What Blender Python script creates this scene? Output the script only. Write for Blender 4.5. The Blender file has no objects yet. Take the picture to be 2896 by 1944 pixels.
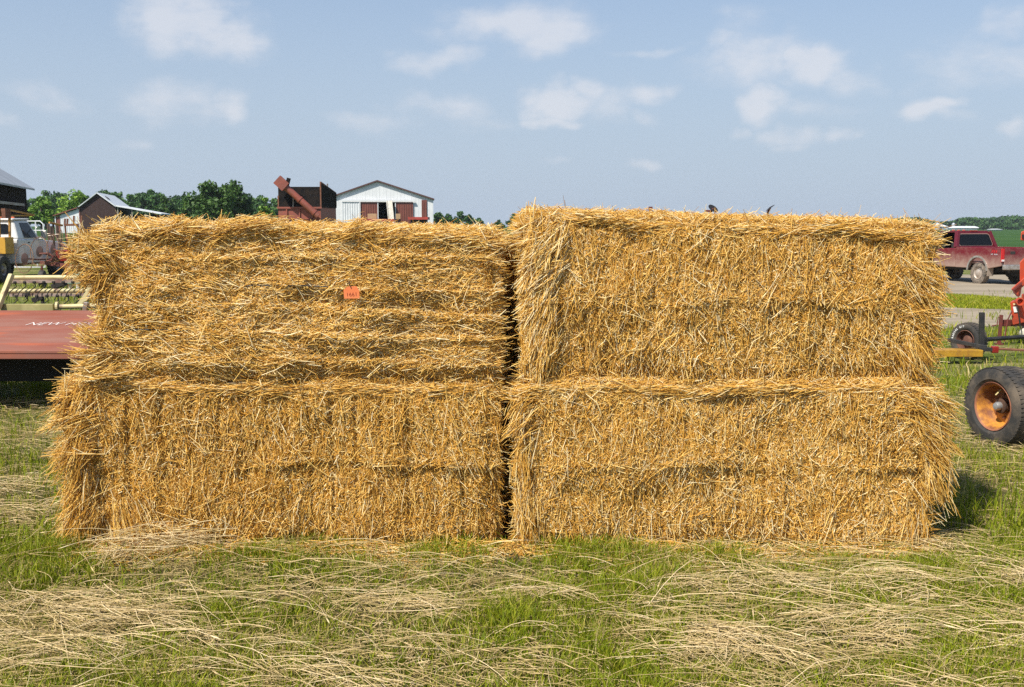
import bpy, math, random
import numpy as np
from mathutils import Vector, Matrix
R = math.radians
C = bpy.context.scene.collection
S = bpy.context.scene

# ------------------------------------------------------------------ camera
F, CX, CY, H, TH = 2945.0, 1448.0, 972.0, 1.73, R(6.34)
cam = bpy.data.cameras.new('camera'); cam.sensor_width = 36; cam.lens = 36 * F / 2896
cam.clip_end = 9000; cam.clip_start = 0.05
co = bpy.data.objects.new('camera', cam); C.objects.link(co)
co.location = (0, 0, H); co.rotation_euler = (R(90) - TH, 0, 0)
S.camera = co

def ray(px, py):
    x = (px - CX) / F; y = (CY - py) / F
    return np.array([x, math.cos(TH) + y * math.sin(TH), -math.sin(TH) + y * math.cos(TH)])
def at(px, py, Y):
    d = ray(px, py); k = Y / d[1]
    return Vector((d[0] * k, Y, H + d[2] * k))
def azel(px, py):
    d = ray(px, py); d = d / np.linalg.norm(d)
    return math.atan2(d[0], d[1]), math.asin(d[2])

# ------------------------------------------------------------------ light
SUN_TO = Vector((-0.97, -1.14, 1.80)).normalized()
el = math.asin(SUN_TO.z); azs = math.atan2(SUN_TO.x, SUN_TO.y)
sun = bpy.data.lights.new('sun', 'SUN'); sun.energy = 5.0; sun.angle = R(0.5); sun.color = (1, 0.94, 0.83)
so = bpy.data.objects.new('sun', sun); C.objects.link(so)
so.rotation_euler = SUN_TO.to_track_quat('Z', 'Y').to_euler()
S.view_settings.view_transform = 'Standard'; S.view_settings.look = 'None'
S.view_settings.gamma = 1; S.view_settings.exposure = 0.40; S.view_settings.use_curve_mapping = False
S.render.engine = 'CYCLES'
S.cycles.max_bounces = 8; S.cycles.diffuse_bounces = 4; S.cycles.transparent_max_bounces = 8
S.cycles.use_adaptive_sampling = True; S.cycles.adaptive_threshold = 0.008; S.cycles.use_denoising = False

w = bpy.data.worlds.new('World'); S.world = w; w.use_nodes = True
NT = w.node_tree; NT.nodes.clear()
def nd(t, **k):
    n = NT.nodes.new(t)
    for a, b in k.items(): setattr(n, a, b)
    return n
def lk(a, b): NT.links.new(a, b)
def mth(op, a, b=None, c=None, clamp=False):
    n = nd('ShaderNodeMath', operation=op); n.use_clamp = clamp
    for i, v in enumerate((a, b, c)):
        if v is None: continue
        if isinstance(v, (int, float)): n.inputs[i].default_value = v
        else: lk(v, n.inputs[i])
    return n.outputs[0]
sky = nd('ShaderNodeTexSky', sky_type='NISHITA'); sky.sun_disc = False
sky.sun_elevation = el; sky.sun_rotation = azs
sky.air_density = 1.0; sky.dust_density = 1.6; sky.ozone_density = 1.4
tc = nd('ShaderNodeTexCoord')
sx = nd('ShaderNodeSeparateXYZ'); lk(tc.outputs['Generated'], sx.inputs[0])
AZ = mth('ARCTAN2', sx.outputs[0], sx.outputs[1]); EL = mth('ARCSINE', sx.outputs[2])
cxyz = nd('ShaderNodeCombineXYZ'); lk(AZ, cxyz.inputs[0]); lk(EL, cxyz.inputs[1])
# irregular edges: the cloud positions are warped by noise
nz = nd('ShaderNodeTexNoise'); nz.inputs['Scale'].default_value = 14; nz.inputs['Detail'].default_value = 4
lk(cxyz.outputs[0], nz.inputs['Vector'])
v1 = nd('ShaderNodeVectorMath', operation='SUBTRACT'); lk(nz.outputs['Color'], v1.inputs[0]); v1.inputs[1].default_value = (.5, .5, .5)
v2 = nd('ShaderNodeVectorMath', operation='MULTIPLY_ADD'); lk(v1.outputs[0], v2.inputs[0]); v2.inputs[1].default_value = (.11, .05, 0)
lk(cxyz.outputs[0], v2.inputs[2])
CO = v2.outputs[0]
clouds = [(400,40,125,85,.95),(500,80,120,50,.8),(575,95,60,26,.5),(1200,58,160,62,.95),(1110,85,90,34,.5),(985,133,115,32,.62),(900,118,60,14,.35),
 (400,235,125,50,.55),(515,230,62,40,.8),(1010,250,125,40,.55),(1090,285,110,30,.35),(840,292,85,28,.5),
 (1262,230,55,52,.98),(1310,205,50,36,.75),(1365,235,95,48,.55),(1490,205,85,30,.72),(1470,255,60,24,.45),(1255,277,50,17,.8),
 (1730,150,150,62,.7),(1862,142,70,48,1.0),(1640,105,62,34,.55),(1950,165,65,44,.55),(1690,55,90,60,.35),
 (1735,248,66,46,.98),(1850,250,95,30,.5),(2110,255,92,26,.9),(2172,237,40,18,.8),
 (1795,325,75,24,.6),(1895,312,40,22,.65),(1810,346,40,14,.55),(1690,318,40,16,.45),
 (2250,125,170,62,.5),(2325,35,70,50,.5),(2200,180,150,40,.35),(1460,376,50,15,.6),(1270,372,40,10,.3),(310,325,60,20,.42),(110,218,100,34,.45),(20,285,40,24,.4),
 (2315,282,48,22,.5),(1490,108,75,12,.4)]
fld = None
for (x, y, rx, ry, s) in clouds:
    a0, e0 = azel(x * 1.2397, y * 1.2397)
    a1, _ = azel((x + rx) * 1.2397, y * 1.2397); _, e1 = azel(x * 1.2397, (y - ry) * 1.2397)
    m = nd('ShaderNodeMapping', vector_type='POINT')
    sa, se = 1 / (a1 - a0), 1 / abs(e1 - e0)
    m.inputs['Scale'].default_value = (sa, se, 1); m.inputs['Location'].default_value = (-a0 * sa, -e0 * se, 0)
    lk(CO, m.inputs['Vector'])
    ln = nd('ShaderNodeVectorMath', operation='LENGTH'); lk(m.outputs[0], ln.inputs[0])
    mr = nd('ShaderNodeMapRange', interpolation_type='SMOOTHSTEP'); mr.inputs['From Min'].default_value = 1.75
    mr.inputs['From Max'].default_value = 0.1; mr.inputs['To Max'].default_value = s
    lk(ln.outputs['Value'], mr.inputs['Value'])
    fld = mr.outputs[0] if fld is None else mth('MAXIMUM', fld, mr.outputs[0])
# other clouds all round the sky, outside the part the photo shows
n2 = nd('ShaderNodeTexNoise'); n2.inputs['Scale'].default_value = 3.2; n2.inputs['Detail'].default_value = 5
lk(tc.outputs['Generated'], n2.inputs['Vector'])
wide = nd('ShaderNodeMapRange', interpolation_type='SMOOTHSTEP'); wide.inputs['From Min'].default_value = .6; wide.inputs['From Max'].default_value = .8
lk(n2.outputs['Fac'], wide.inputs['Value'])
rim = nd('ShaderNodeMapRange'); rim.inputs['From Min'].default_value = .62; rim.inputs['From Max'].default_value = .85
lk(mth('ABSOLUTE', AZ), rim.inputs['Value'])
fld = mth('MAXIMUM', fld, mth('MULTIPLY', wide.outputs[0], rim.outputs[0]))
n3 = nd('ShaderNodeTexNoise'); n3.inputs['Scale'].default_value = 26; n3.inputs['Detail'].default_value = 9; n3.inputs['Roughness'].default_value = .58
mp3 = nd('ShaderNodeMapping'); mp3.inputs['Scale'].default_value = (1, 1.9, 1); lk(cxyz.outputs[0], mp3.inputs[0]); lk(mp3.outputs[0], n3.inputs['Vector'])
puff = mth('MULTIPLY', mth('SUBTRACT', n3.outputs['Fac'], .5), 1.25)
dens = nd('ShaderNodeMapRange', interpolation_type='SMOOTHSTEP'); dens.inputs['From Min'].default_value = .08; dens.inputs['From Max'].default_value = .95
dens.inputs['To Max'].default_value = .60
lk(mth('ADD', fld, mth('MULTIPLY', puff, mth('MULTIPLY_ADD', fld, .9, .40))), dens.inputs['Value'])
# hazy summer air low over the horizon
hz = nd('ShaderNodeMapRange', interpolation_type='SMOOTHSTEP'); hz.inputs['From Min'].default_value = -.02; hz.inputs['From Max'].default_value = .46
hz.inputs['To Min'].default_value = .95; hz.inputs['To Max'].default_value = .08
lk(EL, hz.inputs['Value'])
scl = nd('ShaderNodeMix', data_type='RGBA', blend_type='MULTIPLY'); scl.inputs[0].default_value = 1; lk(sky.outputs[0], scl.inputs[6]); scl.inputs[7].default_value = (.80, .97, 1.13, 1)
hazemix = nd('ShaderNodeMix', data_type='RGBA'); lk(hz.outputs[0], hazemix.inputs[0]); lk(scl.outputs[2], hazemix.inputs[6])
hazemix.inputs[7].default_value = (3.95, 4.7, 5.7, 1)
cmix = nd('ShaderNodeMix', data_type='RGBA'); lk(dens.outputs[0], cmix.inputs[0]); lk(hazemix.outputs[2], cmix.inputs[6])
cmix.inputs[7].default_value = (6.5, 6.5, 6.8, 1)
bg = nd('ShaderNodeBackground'); bg.inputs['Strength'].default_value = 0.096; lk(cmix.outputs[2], bg.inputs['Color'])
wo = nd('ShaderNodeOutputWorld'); lk(bg.outputs[0], wo.inputs[0])

# ------------------------------------------------------------------ helpers
def tag(o, label=None, cat=None, group=None, kind=None):
    if label: o['label'] = label
    if cat: o['category'] = cat
    if group: o['group'] = group
    if kind: o['kind'] = kind
    return o
def empty(name, loc, rz=0, label=None, cat=None, group=None):
    o = bpy.data.objects.new(name, None); C.objects.link(o); o.empty_display_size = .2
    o.location = loc; o.rotation_euler = (0, 0, rz)
    return tag(o, label, cat, group)
def copy_tree(o, parent=None):
    c = o.copy(); C.objects.link(c); c.parent = parent
    for ch in list(o.children): copy_tree(ch, c)
    return c

class MB:
    def __init__(s): s.v = []; s.f = []; s.m = []; s.cur = 0
    def add(s, vs, fs):
        b = len(s.v); s.v += [tuple(v) for v in vs]
        for f in fs: s.f.append([b + i for i in f]); s.m.append(s.cur)
        return s
    def box(s, c, d, rot=None):
        hx, hy, hz_ = d[0] / 2, d[1] / 2, d[2] / 2
        vs = [Vector((x, y, z)) for x in (-hx, hx) for y in (-hy, hy) for z in (-hz_, hz_)]
        if rot is not None: vs = [rot @ v for v in vs]
        c = Vector(c); vs = [v + c for v in vs]
        return s.add(vs, [(0,1,3,2),(4,6,7,5),(0,4,5,1),(2,3,7,6),(0,2,6,4),(1,5,7,3)])
    def bar(s, a, b, wd, ht, up=(0, 0, 1)):
        a, b = Vector(a), Vector(b); t = (b - a).normalized(); up = Vector(up)
        if abs(t.dot(up)) > .98: up = Vector((0, 1, 0))
        r = t.cross(up).normalized(); u = r.cross(t)
        vs = [p + r * i * wd / 2 + u * j * ht / 2 for p in (a, b) for i, j in ((-1,-1),(1,-1),(1,1),(-1,1))]
        return s.add(vs, [(3,2,1,0),(4,5,6,7),(0,1,5,4),(1,2,6,5),(2,3,7,6),(3,0,4,7)])
    def tube(s, pts, r, seg=8):
        pts = [Vector(p) for p in pts]; n = len(pts)
        rs = r if isinstance(r, (list, tuple)) else [r] * n
        vs = []; prev = None
        for i, p in enumerate(pts):
            t = (pts[min(i + 1, n - 1)] - pts[max(i - 1, 0)]).normalized()
            if prev is None: prev = t.orthogonal().normalized()
            prev = (prev - t * prev.dot(t)).normalized(); q = t.cross(prev)
            vs += [p + (prev * math.cos(2*math.pi*k/seg) + q * math.sin(2*math.pi*k/seg)) * rs[i] for k in range(seg)]
        fs = [(i*seg+k, i*seg+(k+1)%seg, (i+1)*seg+(k+1)%seg, (i+1)*seg+k) for i in range(n-1) for k in range(seg)]
        fs += [tuple(range(seg))[::-1], tuple((n-1)*seg + k for k in range(seg))]
        return s.add(vs, fs)
    def lathe(s, prof, c, ax, seg=24, closed=False):
        """prof: list of (radius, along-axis)"""
        c = Vector(c); ax = Vector(ax).normalized(); p = ax.orthogonal().normalized(); q = ax.cross(p); n = len(prof)
        vs = [c + ax * h + (p * math.cos(2*math.pi*k/seg) + q * math.sin(2*math.pi*k/seg)) * r for r, h in prof for k in range(seg)]
        rng = n if closed else n - 1
        return s.add(vs, [(i*seg+k, i*seg+(k+1)%seg, ((i+1)%n)*seg+(k+1)%seg, ((i+1)%n)*seg+k) for i in range(rng) for k in range(seg)])
    def prism(s, poly, off, depth):
        """poly: list of 3-D points (planar), extruded by vector depth"""
        n = len(poly); d = Vector(depth); a = [Vector(p) + Vector(off) for p in poly]; b = [p + d for p in a]
        return s.add(a + b, [tuple(range(n)), tuple(range(2*n-1, n-1, -1))] + [(i, (i+1) % n, n+(i+1) % n, n+i) for i in range(n)])
    def build(s, name, mats, parent=None, smooth=False, bevel=0, loc=None):
        me = bpy.data.meshes.new(name); me.from_pydata(s.v, [], s.f)
        for m in (mats if isinstance(mats, (list, tuple)) else [mats]): me.materials.append(m)
        me.polygons.foreach_set('material_index', s.m)
        if smooth: me.polygons.foreach_set('use_smooth', [True] * len(s.f))
        import bmesh
        bm = bmesh.new(); bm.from_mesh(me); bmesh.ops.recalc_face_normals(bm, faces=bm.faces); bm.to_mesh(me); bm.free()
        if smooth:
            try: me.set_sharp_from_angle(angle=R(40))
            except Exception: pass
        o = bpy.data.objects.new(name, me); C.objects.link(o)
        if parent is not None: o.parent = parent
        if loc is not None: o.location = loc
        if bevel:
            b = o.modifiers.new('bevel', 'BEVEL'); b.width = bevel; b.segments = 2; b.limit_method = 'ANGLE'; b.angle_limit = R(40)
        return o

def quads_mesh(name, V, Q, mats, t=None, mi=None, smooth=True):
    me = bpy.data.meshes.new(name); n, m = len(V), len(Q)
    me.vertices.add(n); me.vertices.foreach_set('co', np.ascontiguousarray(V, dtype=np.float32).ravel())
    me.loops.add(4 * m); me.loops.foreach_set('vertex_index', np.ascontiguousarray(Q, dtype=np.int32).ravel())
    me.polygons.add(m); me.polygons.foreach_set('loop_start', np.arange(0, 4 * m, 4, dtype=np.int32))
    if mi is not None: me.polygons.foreach_set('material_index', np.ascontiguousarray(mi, dtype=np.int32))
    me.polygons.foreach_set('use_smooth', np.full(m, smooth, dtype=bool))
    for x in mats: me.materials.append(x)
    me.update(calc_edges=True)
    if t is not None:
        a = me.attributes.new('t', 'FLOAT', 'POINT'); a.data.foreach_set('value', np.ascontiguousarray(t, dtype=np.float32))
    return me
def obj(name, me, parent=None):
    o = bpy.data.objects.new(name, me); C.objects.link(o)
    if parent is not None: o.parent = parent
    return o
def text_mesh(s, size, extrude, shear=0, off=0):
    cu = bpy.data.curves.new('txt', 'FONT'); cu.body = s; cu.size = size; cu.extrude = extrude; cu.shear = shear; cu.offset = off
    cu.align_x = 'CENTER'; cu.align_y = 'CENTER'; cu.resolution_u = 3
    o = bpy.data.objects.new('txt', cu); C.objects.link(o)
    dg = bpy.context.evaluated_depsgraph_get(); me = bpy.data.meshes.new_from_object(o.evaluated_get(dg))
    C.objects.unlink(o); bpy.data.objects.remove(o); bpy.data.curves.remove(cu)
    return me
def text_part(name, s, size, M, mat, parent, extrude=.002, shear=0, off=0):
    me = text_mesh(s, size, extrude, shear, off); me.transform(M); me.materials.clear(); me.materials.append(mat)
    me.name = name
    return obj(name, me, parent)

# -------------------------------------------------------------- numpy noise
def _hash(i, j, seed):
    h = (i.astype(np.int64) * 374761393 + j.astype(np.int64) * 668265263 + seed * 974634777) & 0x7fffffff
    h = ((h ^ (h >> 13)) * 1274126177) & 0x7fffffff
    return ((h ^ (h >> 16)) & 0xffff) / 65535.0
def vn(x, y, seed=0):
    x = np.asarray(x, float); y = np.asarray(y, float)
    i = np.floor(x); j = np.floor(y); u = x - i; v = y - j
    u = u*u*(3-2*u); v = v*v*(3-2*v)
    a, b, c, d = _hash(i, j, seed), _hash(i+1, j, seed), _hash(i, j+1, seed), _hash(i+1, j+1, seed)
    return (a*(1-u)+b*u)*(1-v) + (c*(1-u)+d*u)*v - .5
def fbm(x, y, seed=0, o=3):
    s = 0; a = 1
    for k in range(o): s = s + a * vn(x * 2**k, y * 2**k, seed + k * 17); a *= .5
    return s
def sstep(a, b, x):
    t = np.clip((x - a) / (b - a), 0, 1); return t*t*(3-2*t)
def unit(a): return a / np.maximum(np.linalg.norm(a, axis=1, keepdims=True), 1e-9)

def tubes(paths, ra, rb, rng, taper=None):
    """paths (n,k,3) -> triangular tubes; ra, rb the two half widths (n,)"""
    n, k, _ = paths.shape
    T = unit(paths[:, -1] - paths[:, 0])
    A = unit(np.cross(T, unit(rng.normal(size=(n, 3))))); B = np.cross(T, A)
    ang = np.array([0, 2*np.pi/3, 4*np.pi/3])
    off = (A[:, None, :] * np.cos(ang)[None, :, None] * ra[:, None, None] + B[:, None, :] * np.sin(ang)[None, :, None] * rb[:, None, None])
    tp = np.ones(k) if taper is None else np.asarray(taper)
    V = paths[:, :, None, :] + off[:, None, :, :] * tp[None, :, None, None]
    V = V.reshape(-1, 3)
    base = (np.arange(n) * k * 3)[:, None, None]
    i = np.arange(k - 1)[None, :, None] * 3; c = np.arange(3)[None, None, :]; c2 = (c + 1) % 3
    Q = np.stack([base + i + c, base + i + c2, base + i + 3 + c2, base + i + 3 + c], -1).reshape(-1, 4)
    return V, Q

# ------------------------------------------------------------------ materials
def newmat(name):
    m = bpy.data.materials.new(name); m.use_nodes = True; nt = m.node_tree; return m, nt, nt.nodes['Principled BSDF']
def paint(name, c1, c2=None, scale=6, rough=.5, bump=0, metal=0, stretch=(1, 1, 1), lo=.4, hi=.62, c3=None, scale3=25, amt3=.5, spec=.5, detail=6):
    m, nt, b = newmat(name); L = nt.links.new
    b.inputs['Roughness'].default_value = rough; b.inputs['Metallic'].default_value = metal; b.inputs['Specular IOR Level'].default_value = spec
    b.inputs['Base Color'].default_value = (*c1, 1)
    tx = nt.nodes.new('ShaderNodeTexCoord'); mp = nt.nodes.new('ShaderNodeMapping'); mp.inputs['Scale'].default_value = stretch
    L(tx.outputs['Object'], mp.inputs[0])
    n = nt.nodes.new('ShaderNodeTexNoise'); n.inputs['Scale'].default_value = scale; n.inputs['Detail'].default_value = detail; n.inputs['Roughness'].default_value = .65
    L(mp.outputs[0], n.inputs['Vector'])
    if c2 is not None:
        r = nt.nodes.new('ShaderNodeMapRange'); r.inputs[1].default_value = lo; r.inputs[2].default_value = hi; L(n.outputs['Fac'], r.inputs[0])
        x = nt.nodes.new('ShaderNodeMix'); x.data_type = 'RGBA'; L(r.outputs[0], x.inputs[0]); x.inputs[6].default_value = (*c1, 1); x.inputs[7].default_value = (*c2, 1)
        out = x.outputs[2]
        if c3 is not None:
            n3_ = nt.nodes.new('ShaderNodeTexNoise'); n3_.inputs['Scale'].default_value = scale3; n3_.inputs['Detail'].default_value = 8; L(mp.outputs[0], n3_.inputs['Vector'])
            r3 = nt.nodes.new('ShaderNodeMapRange'); r3.inputs[1].default_value = .55; r3.inputs[2].default_value = .68; r3.inputs[4].default_value = amt3; L(n3_.outputs['Fac'], r3.inputs[0])
            x3 = nt.nodes.new('ShaderNodeMix'); x3.data_type = 'RGBA'; L(r3.outputs[0], x3.inputs[0]); L(out, x3.inputs[6]); x3.inputs[7].default_value = (*c3, 1); out = x3.outputs[2]
        L(out, b.inputs['Base Color'])
    if bump:
        bp = nt.nodes.new('ShaderNodeBump'); bp.inputs['Strength'].default_value = 1; bp.inputs['Distance'].default_value = bump
        L(n.outputs['Fac'], bp.inputs['Height']); L(bp.outputs[0], b.inputs['Normal'])
    return m
def ramp_mat(name, stops, rough=.5, trans=0, spec=.4, noise=0):
    """colour from the per-piece attribute t; optional share of light let through"""
    m, nt, b = newmat(name); L = nt.links.new
    a = nt.nodes.new('ShaderNodeAttribute'); a.attribute_name = 't'
    r = nt.nodes.new('ShaderNodeValToRGB'); e = r.color_ramp.elements
    e[0].position = stops[0][0]; e[0].color = (*stops[0][1], 1); e[1].position = stops[-1][0]; e[1].color = (*stops[-1][1], 1)
    for p, c in stops[1:-1]:
        k = e.new(p); k.color = (*c, 1)
    L(a.outputs['Fac'], r.inputs[0]); L(r.outputs[0], b.inputs['Base Color'])
    b.inputs['Roughness'].default_value = rough; b.inputs['Specular IOR Level'].default_value = spec
    if trans:
        t = nt.nodes.new('ShaderNodeBsdfTranslucent'); L(r.outputs[0], t.inputs['Color'])
        x = nt.nodes.new('ShaderNodeMixShader'); x.inputs[0].default_value = trans
        L(b.outputs[0], x.inputs[1]); L(t.outputs[0], x.inputs[2]); L(x.outputs[0], nt.nodes['Material Output'].inputs['Surface'])
    return m

STRAW = ramp_mat('straw', [(0, (.19, .10, .03)), (.10, (.38, .18, .026)), (.28, (.64, .322, .046)), (.55, (.84, .488, .10)), (.8, (.91, .64, .21)), (1, (.96, .80, .47))], rough=.38, trans=.08, spec=.28)
CORE = paint('shaded_straw_core', (.18, .08, .013), (.32, .155, .028), scale=22, rough=.9, bump=.02, stretch=(1, 1, .3))  # core colour darkened so gaps between stalks read as deep shade
HAY = ramp_mat('dry_hay', [(0, (.27, .21, .07)), (.3, (.48, .36, .14)), (.65, (.72, .54, .27)), (1, (.90, .73, .45))], rough=.6, trans=.12, spec=.15)
GRASS = ramp_mat('grass_blades', [(0, (.085, .130, .008)), (.35, (.175, .225, .010)), (.65, (.295, .315, .018)), (.85, (.42, .37, .045)), (.93, (.44, .36, .13)), (1, (.56, .45, .21))], rough=.55, trans=.25, spec=.15)
TWINE = paint('twine', (.012, .012, .016), rough=.6)

# ------------------------------------------------------------------ terrain
def terr(x, y):
    x = np.asarray(x, float); y = np.asarray(y, float)
    Lp = np.interp(y, [0, 30, 70, 120, 400, 3000, 6000], [0, 0, .35, 1.15, 2.0, 6, 8])
    Rp = np.interp(y, [0, 10, 22, 40, 130, 300, 600, 3000, 6000], [0, 0, -.14, -.42, -.42, .25, 1.2, 8, 10])
    s = sstep(-.12, .22, x / np.maximum(y, 1))
    return Lp * (1 - s) + Rp * s + .02 * fbm(x * .6, y * .6, 5) * sstep(7, 12, y)
def gz(x, y): return float(terr(x, y))
def onground(px, py):
    d = ray(px, py); Y = 10.0
    for _ in range(60):
        P = at(px, py, Y); g = gz(P.x, Y)
        Yn = (g - H) / (d[2] / d[1]) if d[2] < -1e-4 else 3000
        Y = .5 * Y + .5 * min(max(Yn, 2), 3000)
    return Vector((at(px, py, Y).x, Y, gz(at(px, py, Y).x, Y)))

ys = np.concatenate([np.linspace(-6, 20, 80), np.geomspace(20.5, 1700, 90)])
us = np.concatenate([-np.geomspace(1, .01, 50), [0], np.geomspace(.01, 1, 50)])
YY, UU = np.meshgrid(ys, us, indexing='ij')
XX = UU * (14 + np.maximum(YY, 0) * 1.6)
ZZ = terr(XX, YY)
V = np.stack([XX, YY, ZZ], -1).reshape(-1, 3); a, b_ = XX.shape
idx = np.arange(a * b_).reshape(a, b_)
Q = np.stack([idx[:-1, :-1], idx[:-1, 1:], idx[1:, 1:], idx[1:, :-1]], -1).reshape(-1, 4)
m, nt, b = newmat('ground'); L = nt.links.new
b.inputs['Roughness'].default_value = .95; b.inputs['Specular IOR Level'].default_value = .1
tx = nt.nodes.new('ShaderNodeTexCoord')
def gn(scale, detail=6, st=(1, 1, 1)):
    mp = nt.nodes.new('ShaderNodeMapping'); mp.inputs['Scale'].default_value = st; L(tx.outputs['Object'], mp.inputs[0])
    n = nt.nodes.new('ShaderNodeTexNoise'); n.inputs['Scale'].default_value = scale; n.inputs['Detail'].default_value = detail; n.inputs['Roughness'].default_value = .7; L(mp.outputs[0], n.inputs[0]); return n
def gmix(f, c1, c2):
    x = nt.nodes.new('ShaderNodeMix'); x.data_type = 'RGBA'; L(f, x.inputs[0])
    for i, c in ((6, c1), (7, c2)):
        if isinstance(c, tuple): x.inputs[i].default_value = (*c, 1)
        else: L(c, x.inputs[i])
    return x.outputs[2]
def gr(v, lo, hi):
    r = nt.nodes.new('ShaderNodeMapRange'); r.interpolation_type = 'SMOOTHSTEP'; r.inputs[1].default_value = lo; r.inputs[2].default_value = hi; L(v, r.inputs[0]); return r.outputs[0]
near = gmix(gr(gn(9, 8).outputs[0], .4, .6), (.075, .075, .025), (.19, .145, .07))
mid = gmix(gr(gn(1.1, 10, (.6, 1.2, 1)).outputs[0], .42, .64), (.095, .125, .022), (.28, .24, .10))
far = gmix(gr(gn(.02, 6, (.5, 1.5, 1)).outputs[0], .4, .6), (.030, .075, .014), (.045, .095, .020))
sp = nt.nodes.new('ShaderNodeSeparateXYZ'); L(tx.outputs['Object'], sp.inputs[0])
c = gmix(gr(sp.outputs[1], 5, 14), near, mid); c = gmix(gr(sp.outputs[1], 55, 85), c, far)
L(c, b.inputs['Base Color'])
bp = nt.nodes.new('ShaderNodeBump'); bp.inputs['Distance'].default_value = .05; L(gn(14, 8).outputs[0], bp.inputs['Height']); L(bp.outputs[0], b.inputs['Normal'])
ground = obj('ground', quads_mesh('ground', V, Q, [m])); tag(ground, kind='structure')

def sheet(name, poly_fn, x0, x1, y0, y1, nx, ny, mat, lift):
    xs = np.linspace(x0, x1, nx); ys_ = np.linspace(y0, y1, ny); Y2, X2 = np.meshgrid(ys_, xs, indexing='ij')
    keep = poly_fn((X2[:-1, :-1] + X2[1:, 1:]) / 2, (Y2[:-1, :-1] + Y2[1:, 1:]) / 2)
    V = np.stack([X2, Y2, terr(X2, Y2) + lift], -1).reshape(-1, 3); ii = np.arange(nx * ny).reshape(ny, nx)
    Q = np.stack([ii[:-1, :-1], ii[:-1, 1:], ii[1:, 1:], ii[1:, :-1]], -1)[keep]
    return obj(name, quads_mesh(name, V, Q.reshape(-1, 4), [mat]))
GRAVEL = paint('gravel', (.25, .205, .145), (.34, .28, .205), scale=.8, rough=.95, bump=.006, c3=(.24, .19, .15), scale3=14, amt3=.6, spec=.15, detail=10, stretch=(.4, 1.4, 1))
isl = Vector((11.9, 27.8, 0))
def road_mask(x, y):
    n = fbm(x * .5, y * .5, 9)
    near_edge = 19.0 + .16 * (x - 7) + 1.6 * n + .8 * fbm(x * 2.2, y * 1.4, 19)
    far_edge = 47 + 2 * n
    return (y > near_edge) & (y < far_edge) & (x > 4.5 + .04 * y + n)
road = sheet('gravel_road', road_mask, 4, 60, 15, 52, 280, 190, GRAVEL, .012); tag(road, kind='structure')
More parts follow.
